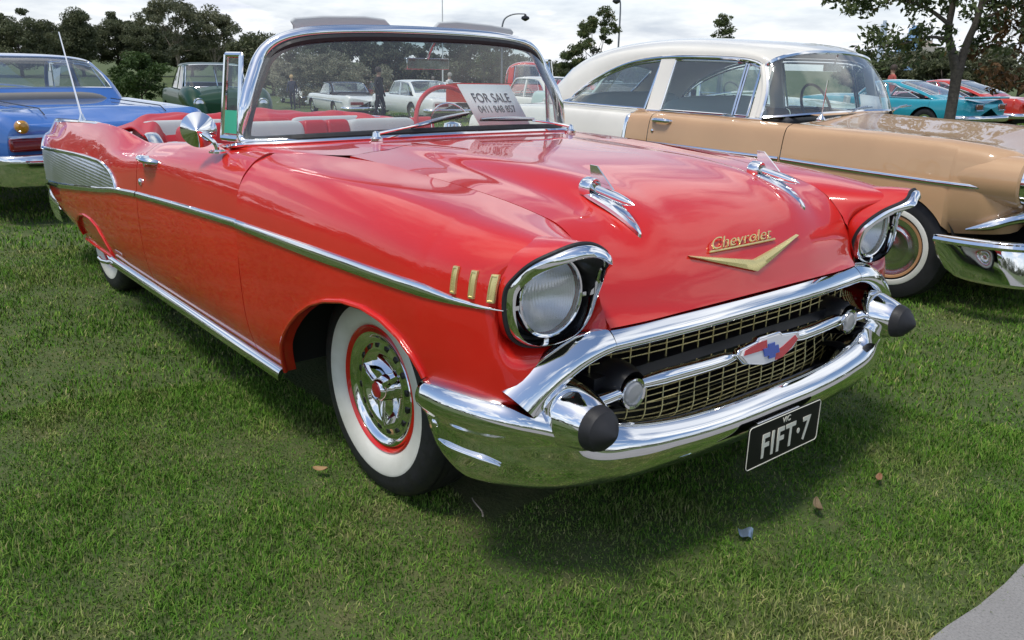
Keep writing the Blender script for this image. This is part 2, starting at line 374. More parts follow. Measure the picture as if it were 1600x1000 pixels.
def build_side(sy):
    side = 'right' if sy < 0 else 'left'
    # ---- front fender
    ss = np.unique(np.concatenate([np.linspace(0, fs[-1], 90), np.interp(np.concatenate([np.linspace(-.446,-.36,9), np.linspace(.40,.452,9)]), FC[:8, 3, 0], fs[:8])]))
    rows = []; edge = []
    for s in ss:
        sec = section(FC, fs, s); x = sec[12, 0]
        zl = np.interp(x, ARCH_F[:, 0], ARCH_F[:, 1]) if -.445 < x < .4495 and s < fs[6] else sec[0, 2]
        rows.append(trimmed(sec, zl, 46, .92))
        if -.445 < x < .4495 and s < fs[6]: edge.append(rows[-1][0])
    rows = np.array(rows); wt = np.clip((np.arange(46) - 10)/8, 0, 1)[None, :, None]*np.ones((len(ss), 1, 1)); wt[0] = wt[-1] = 0; wt[:, -1] = 0
    for _k in range(10):
        sm = rows.copy(); sm[1:-1, 1:-1] = .5*rows[1:-1, 1:-1] + .125*(rows[:-2, 1:-1] + rows[2:, 1:-1] + rows[1:-1, :-2] + rows[1:-1, 2:]); rows = rows + (sm - rows)*wt
    mb = MB(sy); mb.grid(rows, flip=True)
    e = np.array(edge); mb.grid(np.stack([e, e - [0, .035, 0]], 1))
    lip = e + [0, .003, 0]; mb.tube(curve(lip, 70), .0085, 8, squash=.8)
    # roll the rear edge in, so the door gap is a real gap
    r0 = np.array(rows)[0]; mb.grid(np.stack([r0, r0 * [1, .985, .992] - [.001, 0, 0]], 0))
    mb.build('front_fender', M['red'], car, solid=0)
    # ---- wheel wells
    for xc, r, nm in ((0.02, .47, 'wheel_well'), (-2.85, .42, 'wheel_well')):
        mb = MB(sy); mb.lathe([(.40, r), (.86, r)], (xc, 0, .30), 'y', 30, -math.pi*.5, math.pi*.5)
        mb.lathe([(.40, r), (.40, .02)], (xc, 0, .30), 'y', 30, -math.pi*.5, math.pi*.5)
        mb.build(nm, M['dark'], car)
    # ---- door
    xs = np.linspace(-.6605, -1.780, 34); G = []
    for x in xs:
        P = flank_sec(x); G.append(hermite(np.arange(len(P)), P, np.linspace(0, 8, 48)))
    mb = MB(sy); mb.grid(np.array(G))
    for k in (0, -1):
        r0 = np.array(G)[k]; mb.grid(np.stack([r0, r0 * [1, .985, .992]], 0), flip=k == -1)
    door = mb.build('door', M['red'], car)
    for xg in (-.658, -1.783):                              # dark strips standing in for the shade inside the door gaps
        P = flank_sec(xg); c_ = hermite(np.arange(len(P)), P, np.linspace(0, 7, 40)); c_ = c_*[1,.9925,.996]
        mb = MB(sy); mb.grid(np.stack([c_ - [.004,0,0], c_ + [.004,0,0]], 0)); mb.build('gap_shade_strip', M['dark'], door)
    mb = MB(sy)                                             # inner skin
    I = np.array(G)[:, -1]; mb.grid(np.stack([I, I - [0, .03, .02], I - [0, .05, .35], I - [0, .03, .62]], 1))
    mb.build('door_lining', M['redvinyl'], door)
    # ---- quarter panel with fin
    xs = np.unique(np.concatenate([np.linspace(-1.786, -3.985, 70), np.linspace(-2.47, -2.60, 12), np.linspace(-3.06, -3.17, 12)]))[::-1]; G = []; edge = []
    for x in xs:
        P = flank_sec(x); sec = hermite(np.arange(len(P)), P, np.linspace(0, 8, 90))
        ina = -3.16 < x < -2.478
        zl = np.interp(x, ARCH_R[:, 0], ARCH_R[:, 1]) if ina else sec[0, 2]
        G.append(trimmed(sec, zl, 52))
        if ina: edge.append(G[-1][0])
    G = np.array(G); wt = np.clip((np.arange(52) - 16)/8, 0, 1)[None, :, None]*np.ones((len(G), 1, 1)); wt[0] = wt[-1] = 0
    for _k in range(14):
        sm = G.copy(); sm[1:-1] = .5*G[1:-1] + .25*(G[:-2] + G[2:]); G = G + (sm - G)*wt
    mb = MB(sy); mb.grid(G)
    mb.tube(curve(np.array(edge) + [0, .002, 0], 60), .0065, 8)
    e = np.array(edge); mb.grid(np.stack([e, e - [0, .02, 0]], 1), flip=True)
    r0 = G[0]; mb.grid(np.stack([r0, r0 * [1, .985, .992]], 0))
    rear = G[-1]; c = rear.mean(0) - [.02, 0.10, 0]; mb.grid(np.stack([rear, rear * .5 + c * .5 - [.02, 0, 0], np.tile(c, (len(rear), 1))], 0))
    q = mb.build('quarter_panel', M['red'], car)
    mb = MB(sy)                                             # fin cap
    xs2 = np.linspace(-2.62, -3.99, 24); p = np.array([flank_sec(x)[6] * .5 + flank_sec(x)[7] * .5 for x in xs2]) + [0, 0, .002]
    mb.tube(p, np.interp(np.arange(24), [0, 3, 23], [.006, .016, .026]), 8, squash=.62)
    p2 = np.array([flank_sec(-3.985)[k] for k in (6, 5, 4, 3)]) + [-.008, -.005, 0]; mb.tube(curve(p2, 10), .012, 8)
    mb.build('fin_moulding', M['chrome'], q)
    mb = MB(sy)                                             # tail lamp and rear edge
    mb.lathe([(-4.06,.004),(-4.05,.03),(-4.02,.045),(-3.96,.05)], (0, .80, .60), 'x', 20); mb.build('tail_lamp', M['tail'], car)
    # ---- rear wheel skirt
    xs3 = np.linspace(-3.155, -2.483, 30); G = []
    for x in xs3:
        P = flank_sec(x); sec = hermite(np.arange(len(P)), P, np.linspace(0, 8, 90))
        top = trimmed(sec, np.interp(x, ARCH_R[:, 0], ARCH_R[:, 1]), 10)[0][2]; zz = np.linspace(.262, max(top, .268), 12)
        G.append([(x, np.interp(z, sec[:45, 2], sec[:45, 1]) - .010, z) for z in zz])
    mb = MB(sy); mb.grid(np.array(G)[::-1]); mb.tube(curve(np.array(G)[:, 0], 30), .008, 8)
    mb.build('wheel_skirt', M['red'], car)
    mb = MB(sy); mb.tube([(-2.62,.918,.258),(-2.54,.922,.258),(-2.46,.915,.266)], .012, 8)
    mb.build('skirt_bracket', M['chrome'], car, bevel=.004)
    # ---- rocker moulding
    mb = MB(sy); xs4 = np.linspace(-2.47, -.44, 40)
    path = np.array([(x, .892, .272) for x in xs4]); o = np.ones(40)
    sweep_strip(mb, path, np.tile([0, 1., 0], (40, 1)), np.tile([0, -.25, .97], (40, 1)), .022*o, .016*o)
    mb.build('rocker_moulding', M['chrome'], car)
    # ---- side mouldings: fender, door, quarter
    for a, b in ((.682, -.652), (-.663, -1.777), (-1.789, -3.95)):
        xs5 = np.linspace(a, b, 60); path = np.array([(x, side_y(x, trim_z(x)) - .001, trim_z(x)) for x in xs5])
        h = np.interp(xs5, [-4,-2.3,-1.8,-.6,-.1,.45,.682], [.020,.014,.013,.0145,.019,.017,.001]); d = np.interp(xs5, [-4,.4,.682], [.011,.011,.003])
        mb = MB(sy); sweep_strip(mb, path, np.tile([0, 1., 0], (60, 1)), np.tile([0, -.05, 1.], (60, 1)), h, d)
        mb.build('side_moulding', M['chrome'], car)
    ux = np.array([-2.105,-2.125,-2.17,-2.25,-2.36,-2.5,-2.8,-3.4,-3.95]); uz = np.array([.683,.712,.738,.757,.768,.771,.767,.742,.712])
    pu = curve(np.stack([ux, uz], -1), 60); path = np.array([(x, side_y(x, z) - .001, z) for x, z in pu])
    tz = np.gradient(path, axis=0); tz /= np.linalg.norm(tz, axis=1)[:, None]; upv = np.cross(tz, [0, 1., 0]); upv *= np.sign(upv[:, 2:3] + 1e-6)
    mb = MB(sy); sweep_strip(mb, path, np.tile([0, 1., 0], (60, 1)), upv, np.full(60, .012), np.full(60, .010))
    mb.build('side_moulding', M['chrome'], car)
    # ---- ribbed aluminium panel, ribs are geometry
    xs6 = np.linspace(-2.115, -3.95, 60); nr = 17; G = []
    for x in xs6:
        lo = trim_z(x); hi = float(np.interp(-x, -pu[:, 0], pu[:, 1])); row = []
        for k in range(nr * 4 + 1):
            z = .515 + (.775 - .515) * k / (nr * 4)
            zz = min(max(z, lo), hi); row.append((x, side_y(x, zz) +   .0015 + .0024 * abs(math.sin(math.pi * k / 4)), zz))
        G.append(row)
    mb = MB(sy); mb.grid(np.array(G)); mb.build('ribbed_panel', M['ribalu'], car, angle=80)
    # ---- three gold louvres on the fender
    for x, zc in ((.555, .808), (.606, .806), (.654, .804)):
        y = side_y(x, .80); mb = MB(sy); a = np.linspace(0, 2*np.pi, 20, endpoint=False)
        o = np.stack([.0075*np.clip(1.6*np.cos(a), -1, 1), .031*np.clip(1.3*np.sin(a), -1, 1)], -1)
        rings = []
        for k, (sc, dd) in enumerate(((1, -.002), (1, .0035), (.72, .0045), (.6, .002), (0.01, .002))):
            rings.append([(x + p[0]*sc, side_y(x + p[0]*sc, zc + p[1]*(1 - (1-sc)*.45)) + dd, zc + p[1]*(1 - (1-sc)*.45)) for p in o])
        mb.grid(np.array(rings), cv=True); mb.build('fender_louvre', M['gold'], car, angle=30)
    # ---- door handle and lock
    y = side_y(-1.6, .86); mb = MB(sy)
    pts = curve([(-1.69, y-.01, .862), (-1.66, y+.022, .869), (-1.60, y+.034, .872), (-1.53, y+.026, .868), (-1.505, y-.008, .862)], 18)
    mb.tube(pts, np.interp(np.arange(18), [0,4,9,14,17], [.014,.019,.021,.017,.010]), 10, squash=.75)
    mb.lathe([(y-.01,.022),(y+.012,.020),(y+.014,.002)], (-1.665, 0, .855), 'y', 16)
    mb.lathe([(y+.005,.013),(y+.030,.012),(y+.032,.001)], (-1.60, 0, .850), 'y', 14)
    mb.build('handle', M['chrome'], door)
    y = side_y(-1.72, .765); mb = MB(sy); mb.lathe([(y-.005,.016),(y+.006,.015),(y+.010,.010),(y+.011,.001)], (-1.715, 0, .762), 'y', 16); mb.build('lock', M['chrome'], door)
    # ---- chrome belt moulding on the door
    xs7 = np.linspace(-1.03, -1.775, 24); p = np.array([flank_sec(x)[7] for x in xs7]) + [0, -.004, .003]
    mb = MB(sy); mb.tube(p, .009, 8, squash=.7); mb.build('belt_moulding', M['chrome'], door)

for sy in (-1, 1): build_side(sy)

# ---- hood
HC = [
 [(-.36,.655,.984),(-.15,.643,.975),(.109,.625,.959),(.27,.612,.946),(.39,.60,.931),(.479,.59,.915),(.542,.582,.899),(.60,.5785,.866),(.645,.5775,.821),(.678,.575,.766),(.698,.571,.710),(.722,.563,.673)],
 [(-.40,.55,.987),(-.16,.54,.977),(.105,.53,.962),(.27,.52,.948),(.395,.515,.932),(.485,.51,.915),(.55,.505,.897),(.61,.50,.863),(.657,.50,.815),(.69,.50,.76),(.712,.50,.705),(.731,.50,.674)],
 [(-.43,.455,.990),(-.18,.445,.981),(.10,.435,.966),(.27,.43,.951),(.40,.425,.934),(.49,.425,.916),(.555,.42,.898),(.615,.42,.862),(.665,.42,.812),(.70,.42,.757),(.722,.42,.702),(.738,.42,.675)],
 [(-.45,.40,.995),(-.18,.385,.991),(.10,.378,.984),(.27,.372,.973),(.40,.365,.957),(.49,.36,.937),(.56,.355,.911),(.621,.35,.874),(.672,.35,.816),(.707,.35,.758),(.729,.35,.703),(.742,.35,.677)],
 [(-.50,.20,1.003),(-.18,.2,.998),(.10,.2,.991),(.27,.2,.979),(.40,.2,.962),(.49,.2,.942),(.564,.2,.914),(.629,.2,.875),(.683,.2,.816),(.716,.2,.758),(.738,.2,.703),(.749,.2,.680)],
 [(-.53,0,1.005),(-.18,0,1.001),(.1,0,.993),(.27,0,.981),(.40,0,.964),(.495,0,.944),(.568,0,.915),(.633,0,.876),(.688,0,.816),(.722,0,.758),(.744,0,.702),(.753,0,.682)]]
HC = np.array(HC); HL = HC.copy(); HL[..., 1] *= -1
HF = np.concatenate([HL, HC[:-1][::-1]], 0)                 # 11 columns across
HF[0, :, 1] += .0035; HF[-1, :, 1] -= .0035
ycol = np.concatenate([[0], np.cumsum(np.abs(np.diff(HF[:, 3, 1])))])
H1 = hermite(ycol, HF, np.linspace(0, ycol[-1], 92)); ks = np.arange(12.)
H2 = hermite(ks, np.swapaxes(H1, 0, 1), np.linspace(0, 11, 90))
for _k in range(10):                                         # fair the panel
    H2[1:-1, 1:-1] = .5*H2[1:-1, 1:-1] + .125*(H2[:-2, 1:-1] + H2[2:, 1:-1] + H2[1:-1, :-2] + H2[1:-1, 2:])
mb = MB(); mb.grid(H2, flip=True)
for k, fl in ((0, True), (-1, False)):                      # turned-down edges at the gaps
    e = H2[:, k]; mb.grid(np.stack([e, e - [.006, 0, .02]], 0), flip=fl)
e = H2[0]; mb.grid(np.stack([e, e - [0, 0, .02]], 0))
hood = mb.build('hood', M['red'], car)
def hood_z(x, y):
    j = int(round(np.interp(y, H2[40, :, 1], np.arange(92)))); col = H2[:60, j]; return float(np.interp(x, col[:, 0], col[:, 2]))
def hood_x(z, y):
    j = int(round(np.interp(y, H2[70, :, 1], np.arange(92)))); col = H2[45:, j]; return float(np.interp(-z, -col[:, 2], col[:, 0]))
# ---- cowl
WB = np.array([(-.655,0,1.006),(-.675,.30,1.003),(-.715,.50,.998),(-.765,.63,.992),(-.83,.725,.985),(-.90,.79,.978),(-.97,.815,.966)])
CF = np.array([(-.536,0,1.005),(-.506,.20,1.003),(-.455,.40,.995),(-.37,.652,.984),(-.44,.699,.982),(-.55,.735,.977),(-.657,.770,.971)])
_h = H2[0][H2[0][:, 1] >= 0][::4]; _h = np.vstack([[H2[0][45] * .5 + H2[0][46] * .5], _h]) + [-.006, 0, 0]
CF = np.vstack([_h, [(-.445,.699,.982),(-.55,.735,.977),(-.657,.770,.971)]])
a = curve(WB, 60); b = curve(CF, 60); half = np.stack([a + (b - a) * t for t in np.linspace(0, 1, 8)], 1)
mb = MB(); mb.grid(half, flip=False); mb.sy = -1; mb.grid(half, flip=False); mb.build('cowl', M['red'], car)
for sy in (-1, 1):                                           # ledge under the seams
    mb = MB(sy); mb.grid(np.array([[(-.72,.56,.972),(-.72,.80,.940)],[(-.40,.56,.970),(-.40,.80,.940)],[(-.10,.56,.955),(-.10,.80,.93)]])); mb.build('seam_ledge', M['red'], car)
# ---- windscreen: glass and bright frame
GB = np.array([(-.672,0,1.014),(-.692,.30,1.011),(-.732,.50,1.005),(-.78,.63,.999),(-.84,.72,.992),(-.895,.772,.987),(-.925,.785,.985)])
GT = np.array([(-.880,0,1.376),(-.885,.25,1.373),(-.897,.42,1.365),(-.915,.53,1.352),(-.936,.60,1.332),(-.950,.648,1.300),(-.955,.675,1.262)])
gb = curve(GB, 40); gt = curve(GT, 40)
v = np.linspace(0, 1, 22); bulge = .022 * np.sin(v * np.pi)
half = gb[:, None] + (gt - gb)[:, None] * v[None, :, None]
nx = np.stack([np.ones(40), np.linspace(0, 1, 40) ** 2, np.zeros(40)], -1); nx /= np.linalg.norm(nx, axis=1)[:, None]
half = half + nx[:, None] * bulge[None, :, None]
full = np.concatenate([(half * [1, -1, 1])[::-1], half[1:]], 0)
mb = MB(); mb.grid(full); screen = mb.build('windscreen', M['screen'], car, angle=80)
edge = half[-1]
loopR = np.concatenate([gb, edge[1:-1], gt[::-1]], 0); loopR = loopR + [-.004, 0, 0]
loop = np.concatenate([loopR, (loopR * [1, -1, 1])[::-1][1:-1]], 0)
loop = curve(loop[::3], 260, closed=True)
for _k in range(14): loop = .5*loop + .25*(np.roll(loop, 1, 0) + np.roll(loop, -1, 0))
def fr_r(p): return .013 + .013 * np.clip((p[:, 2] - 1.0) / .1, 0, 1) - .004 * np.clip((p[:, 2] - 1.25) / .1, 0, 1)
mb = MB(); mb.tube(loop + np.clip((loop[:, 2:3] - 1.05)/.3, 0, 1)*np.array([-.012, 0, .008]), fr_r(loop), 10, closed=True, squash=1.0); wf = mb.build('windscreen_frame', M['chrome'], car)
mb = MB(); _t = np.clip((loop[:, 2:3] - 1.0)/.34, 0, 1); _t = _t*_t*(3-2*_t); q = loop + loop * [0, -.026, 0] * np.clip((np.abs(loop[:, 1:2]) - .5)/.2, 0, 1) + (1-_t)*np.array([.004, 0, .006]) + _t*np.array([.013, 0, -.016]); mb.tube(q, .0150, 8, closed=True); mb.build('gasket', M['rubber'], wf)
# second base moulding below the glass
mb = MB(); p = np.concatenate([(a * [1, -1, 1])[::-1], a[1:]], 0) + [.020, 0, .004]; mb.tube(p, .015, 8, squash=.6); mb.build('base_moulding', M['chrome'], wf)
# header top rail
mb = MB(); hp = np.concatenate([(gt[:34] * [1, -1, 1])[::-1], gt[1:34]], 0) + [-.03, 0, .016]
mb.tube(hp, np.interp(np.abs(hp[:, 1]), [0, .5, .66], [.022, .021, .012]), 10, squash=.75); mb.build('header_rail', M['chrome'], wf)
# sun visors folded up above the header
for sy, lab in ((-1, 0), (1, 1)):
    mb = MB(sy); o = []
    for t in np.linspace(0, 1, 16): o.append((.10 + .42*t, 0))
    top = [(.52,.005),(.53,.02),(.515,.033),(.40,.045),(.22,.052),(.13,.045),(.10,.02)]
    A = np.array([(-.99, y, 1.385 + z) for y, z in [(.10,-.02),(.52,-.03)] + top]); B = A + [-.014, 0, .004]
    n = len(A); mb.add(np.vstack([A, B]), [tuple(range(n)), tuple(range(n, 2*n))[::-1]] + [(i, n+i, n+(i+1) % n, (i+1) % n) for i in range(n)])
    mb.build('sun_visor', M['greyvinyl'], car, bevel=.004)
# vent windows
for sy in (-1, 1):
    A = [(-.955,.775,.995),(-1.045,.80,.995),(-1.035,.765,1.285),(-.975,.735,1.285)]
    mb = MB(sy); mb.tube(curve(np.array([A[0],A[0]]) if False else np.array([A[0], A[3]]), 4), .009, 8); mb.tube(np.array([A[3], A[2]]), .010, 8); mb.tube(np.array([A[2], A[1]]), .010, 8); mb.tube(np.array([A[1], A[0]]), .012, 8)
    vw = mb.build('vent_window', M['chrome'], car)
    mb = MB(sy); mb.add(A, [(0, 1, 2, 3)]); mb.build('pane', M['glass'], vw)
    if sy < 0:
        mb = MB(sy); f = lambda u, w: (np.array(A[0])*(1-u)+np.array(A[1])*u)*(1-w) + (np.array(A[3])*(1-u)+np.array(A[2])*u)*w + [.004, .004, 0]
        mb.add([f(.12,.06), f(.88,.06), f(.88,.34), f(.12,.34)], [(0,1,2,3)]); mb.build('sticker', M['green_sticker'], vw)
# rear-view mirror
mb = MB(); mb.tube(curve([(-.93,.075,1.362),(-.96,.07,1.33),(-.985,.065,1.285)], 8), .006, 8); mb.box((-.99,.065,1.265), (.02,.21,.045)); mb.build('rear_view_mirror', M['chrome'], car, bevel=.006)
# wipers
for base, elbow, tip0, tip1 in (((-.625,-.40,1.012),(-.665,-.14,1.055),(-.67,-.22,1.042),(-.685,.055,1.085)), ((-.66,.585,1.004),(-.70,.40,1.045),(-.69,.12,1.058),(-.70,.41,1.052))):
    mb = MB(); mb.lathe([(0,.024),(.008,.024),(.014,.016),(.028,.013),(.034,.004)], (base[0], base[1], base[2]-.012), 'z', 18)
    mb.tube(curve([np.array(base)+[0,0,.012], (np.array(base)+elbow)/2+[.012,0,.008], elbow], 10), np.linspace(.006,.004,10), 8); wp = mb.build('wiper', M['chrome'], car)
    mb = MB(); mb.tube(curve([tip0, (np.array(tip0)+tip1)/2+[.01,0,.006], tip1], 8), .005, 6); mb.build('blade', M['chrome_old'], wp)
    mb = MB(); mb.tube(np.array([tip0, (np.array(tip0)+tip1)/2, tip1]) + [-.006,0,-.006], .004, 6); mb.build('rubber', M['rubber'], wp)
# outside mirror: chrome cone on a bent stalk
mb = MB(); mb.lathe([(-.0,.001),(.004,.006),(.012,.016),(.060,.062),(.064,.062),(.066,.058)], (0,0,0), 'x', 36); 
om = mb.build('door_mirror', M['chrome'], car, loc=(-.952,-.925,1.028)); om.rotation_euler = (0, 0, R(180-26))
mb = MB(); mb.lathe([(0,.030),(.006,.030),(.010,.022),(.011,.001)], (-.94,-.862,.952), 'z', 20); mb.tube(curve([(-.94,-.862,.955),(-.942,-.868,.985),(-.966,-.905,1.02)], 10), .008, 8); mb.build('stalk', M['chrome'], om)
bpy.context.view_layer.update()
om.children[0].matrix_parent_inverse = om.matrix_world.inverted()
# ---- headlights
BZ = np.array([(.812,.672,.884),(.806,.706,.905),(.798,.748,.909),(.775,.797,.891),(.745,.826,.868),(.715,.840,.838),(.695,.851,.808),(.69,.853,.775),(.69,.849,.735),(.69,.836,.700),(.69,.812,.677),(.69,.778,.663),(.69,.725,.656),(.69,.675,.661),(.69,.634,.676),(.692,.609,.704),(.70,.597,.752),(.717,.600,.792),(.76,.628,.843)])
bz = curve(BZ, 96, closed=True); LC = np.array([.680, .722, .770])
M['flute'] = glass_mat('fluted_lens', (.88, .90, .92), 1.5, haze_dirt=.13, refl=.20)  # even pale veil gives the fluted glass a milky look
for sy in (-1, 1):
    hl = bpy.data.objects.new('headlight', None); COL.objects.link(hl); hl.parent = car; hl.empty_display_size = .1
    cen = np.array([0, .722, .775]); kz = np.interp(bz[:, 2], [.655,.70,.80,.87,.91], [.30,.42,.50,.95,1.15]); sc = lambda k, dx: np.stack([bz[:, 0] + dx, cen[1] + (bz[:, 1] - cen[1]) * (1 + (k-1)*(kz if k < .98 else 1)), cen[2] + (bz[:, 2] - cen[2]) * (1 + (k-1)*(kz if k < .98 else 1))], -1)
    back = sc(1.035, 0); back[:, 0] = back[:, 0] - .045
    mb = MB(sy); mb.tube(sc(1.016, -.012), .0055, 6, closed=True); mb.build('gasket', M['rubber'], hl)
    rr_ = [sc(1.022, -.014), sc(1.030, -.035), sc(1.015, -.085), sc(.97, -.15)]
    mb = MB(sy); mb.grid(np.stack(rr_[::-1], 0), cv=True); mb.build('fender_nose', M['red'], hl)
    mb = MB(sy); mb.grid(np.stack([sc(1.008, -.02), sc(1.008, -.006), sc(.995, .003), sc(.97, .008), sc(.91, .013), sc(.865, .015), sc(.845, .012), sc(.838, .004), sc(.838, -.010)], 0), cv=True); mb.build('bezel', M['chrome'], hl, angle=60)
    ang = np.arctan2(bz[:, 2] - LC[2], bz[:, 1] - LC[1]); ring = np.stack([np.full(96, .668), LC[1] + .096*np.cos(ang), LC[2] + .096*np.sin(ang)], -1)
    r2 = sc(.839, -.009); mb = MB(sy); mb.grid(np.stack([r2, r2*.85 + ring*.15 - [.018,0,0], ring*.6 + r2*.4 - [.015, 0, 0], ring], 0), cv=True); mb.build('bucket', M['black'], hl)
    mb = MB(sy); a = np.linspace(0, 2*np.pi, 48, endpoint=False); mb.tube(np.stack([np.full(48, .684), LC[1] + .0925*np.cos(a), LC[2] + .0925*np.sin(a)], -1), .0052, 8, closed=True)
    mb.lathe([(.672,.0925),(.684,.088)], (0, LC[1], LC[2]), 'x', 48)
    for t in (-.1, 3.24, -1.45):
        mb.box((.682, LC[1] + .103*math.cos(t), LC[2] + .103*math.sin(t)), (.008, .014, .010))
    mb.build('ring', M['chrome'], hl)
    mb = MB(sy)                                            # ribbed reflector bowl
    G = []
    for rr in np.linspace(.001, .087, 22):
        G.append([(.625 + .045*(rr/.087)**2 + .0006*math.sin(rr*math.cos(t)*700), LC[1] + rr*math.cos(t), LC[2] + rr*math.sin(t)) for t in np.linspace(0, 2*np.pi, 72, endpoint=False)])
    mb.grid(np.array(G), cv=True, flip=True); mb.build('reflector', M['reflector'], hl)
    mb = MB(sy); G = []                                     # fluted front glass
    for u in np.linspace(-1, 1, 121):
        G.append([(.708 - .022*((u*u + v*v - u*u*v*v)) + .0016*abs(math.sin(u*math.pi*10)) * (1 if v < .55 else .4), LC[1] + .0872*u*math.sqrt(1 - v*v/2), LC[2] + .0872*v*math.sqrt(1 - u*u/2)) for v in np.linspace(-1, 1, 31)])
    mb.grid(np.array(G)); mb.build('lens', M['flute'], hl, angle=80)

# ---- bright bar above the grille: centre piece on the hood, two end pieces on the fenders
def bar(mb, path, h, tilt, d):
    path = np.asarray(path); n = len(path)
    T = np.gradient(path, axis=0); T /= np.linalg.norm(T, axis=1)[:, None]
    F = np.cross(np.tile([0,0,1.], (n,1)), T); F *= np.sign(F[:, :1]); F /= np.linalg.norm(F, axis=1)[:, None]
    U = np.cross(T, F); U *= np.sign(U[:, 2:3]); 
    prof = [(-1.0,-.55),(-1.08,-.1),(-1.0,.45),(-.8,.78),(-.4,1.0),(.1,.92),(.55,.62),(.85,.25),(1.0,-.1),(.98,-.6)]
    G = np.stack([path + U*(h[:, None]*(u)) + F*(d[:, None]*f - tilt*h[:, None]*u) for u, f in prof], 1)
    mb.grid(curve3(G)); return mb
def curve3(G): return hermite(np.arange(G.shape[1]), np.swapaxes(G, 0, 1), np.linspace(0, G.shape[1]-1, 40)).swapaxes(0, 1)
ys = np.linspace(-.5605, .5605, 60); bp_ = np.array([(.748 - .028*(abs(y)/.56)**2.4, y, .654 - .006*(abs(y)/.56)**2) for y in ys])
mb = MB(); bar(mb, bp_, np.full(60, .027), .45, np.full(60, .024)); mb.build('grille_bar', M['chrome'], car, angle=60)
for sy in (-1, 1):
    pt = curve([(.720,.5635,.648),(.716,.62,.641),(.712,.68,.624),(.708,.735,.599),(.704,.785,.568),(.700,.826,.533)], 40)
    mb = MB(sy); bar(mb, pt, np.interp(np.arange(40), [0, 16, 39], [.027, .034, .046]), np.interp(np.arange(40), [0, 20], [.45, .25])[:, None], np.interp(np.arange(40), [0, 20, 39], [.024, .032, .030])); mb.build('grille_bar_end', M['chrome'], car, angle=60)
# ---- grille: gold bars over a black cavity
mb = MB(); ysb = np.linspace(-.66, .66, 26)
for z in np.arange(.405, .64, .0175):
    if .505 < z < .55: continue
    mb.tube([(.700 - .06*(abs(y)/.66)**3, y, z) for y in ysb], .0019, 5)
for y in np.arange(-.63, .64, .063):
    x = .701 - .06*(abs(y)/.66)**3
    mb.tube([(x, y, .40), (x, y, .64)], .0022, 5)
mb.build('grille_mesh', M['gold'], car)
mb = MB(); mb.box((.56, 0, .52), (.02, 1.4, .30)); mb.box((.655, 0, .528), (.10, 1.18, .030)); mb.build('grille_cavity', M['black'], car)
mb = MB(); G = []
for y in np.linspace(-.78, .78, 40):
    k = (abs(y)/.78)**2.5; G.append([(.58-.12*k, y, .425), (.66-.1*k, y, .42), (.74-.1*k, y, .418), (.815-.11*k, y, .410), (.835-.12*k, y, .395)])
mb.grid(np.array(G)); mb.build('valance_pan', M['black'], car)
# ---- centre bar, parking lamps, badge
for sy in (-1, 1):
    mb = MB(sy); p = curve([(.778,.14,.527),(.776,.25,.527),(.765,.38,.526),(.748,.47,.520)], 24); mb.tube(p, np.interp(np.arange(24), [0,3,18,23], [.016,.022,.023,.018]), 12, squash=.85)
    p = curve([(.742,.53,.508),(.735,.60,.50),(.72,.66,.495)], 8); mb.tube(p, .016, 10); mb.build('centre_bar', M['chrome'], car)
    c = np.array([0, .505, .503]); mb = MB(sy); mb.lathe([(.735,.040),(.752,.043),(.762,.040),(.760,.033),(.752,.031)], c, 'x', 28); pl = mb.build('parking_lamp', M['chrome'], car)
    mb = MB(sy); mb.lathe([(.756,.032),(.766,.026),(.770,.014),(.771,.0005)], c, 'x', 24); mb.build('lens', M['frost'] if 'frost' in M else M.setdefault('frost', mat('frosted_lens', (.34,.34,.33), .25, coat=1)), pl)
    mb = MB(sy); mb.lathe([(.752,.046),(.72,.058),(.66,.064),(.58,.060)], c + [0, -.003, .008], 'x', 24, -1.9, 1.9 + 1.35); mb.build('pod', M['black'], pl)
bw, bh = .150, .044
hexo = [(-bw,.012),(-bw*.93,.026),(-.06,.034),(-.05,.043),(.05,.043),(.06,.034),(bw*.93,.026),(bw,.012),(bw*.8,-.018),(.03,-.039),(-.03,-.039),(-bw*.8,-.018)]
o, ax, ay = (.782, 0, .524), (0, 1, 0), (-.12, 0, .99)
mb = MB(); mb.prism(hexo, o, ax, ay, .022); bd = mb.build('badge', M['chrome'], car, bevel=.004)
o2 = (.8045, 0, .5245); k = .88
mb = MB(); mb.prism([(p[0]*k, p[1]*k) for p in hexo], o2, ax, ay, .002); mb.build('badge_field', M['white_enamel'], bd, smooth=False)
for s in (-1, 1):
    mb = MB(); pg = [(s*.125,.010),(s*.118,.024),(s*.05,.034),(s*.02,.034),(s*.02,.008)] if s < 0 else [(s*.132,.008),(s*.118,.022),(s*.06,.002),(s*.02,-.008),(s*.02,-.032),(s*.055,-.030),(s*.10,-.012)]
    if s > 0: pg = pg[::-1]
    mb.prism(pg if s < 0 else pg[::-1], (.8068, 0, .5245), ax, ay, .0012); mb.build('badge_flash', M['red_enamel'], bd, smooth=False)
bt = [(-.034,-.011),(-.014,-.011),(-.014,-.021),(.016,-.021),(.016,-.011),(.036,-.011),(.030,.012),(.013,.012),(.013,.022),(-.017,.022),(-.017,.012),(-.040,.012)]
mb = MB(); mb.prism(bt, (.8084, 0, .5245), ax, ay, .003); mb.build('bow_tie', M['blue_enamel'], bd, smooth=False)

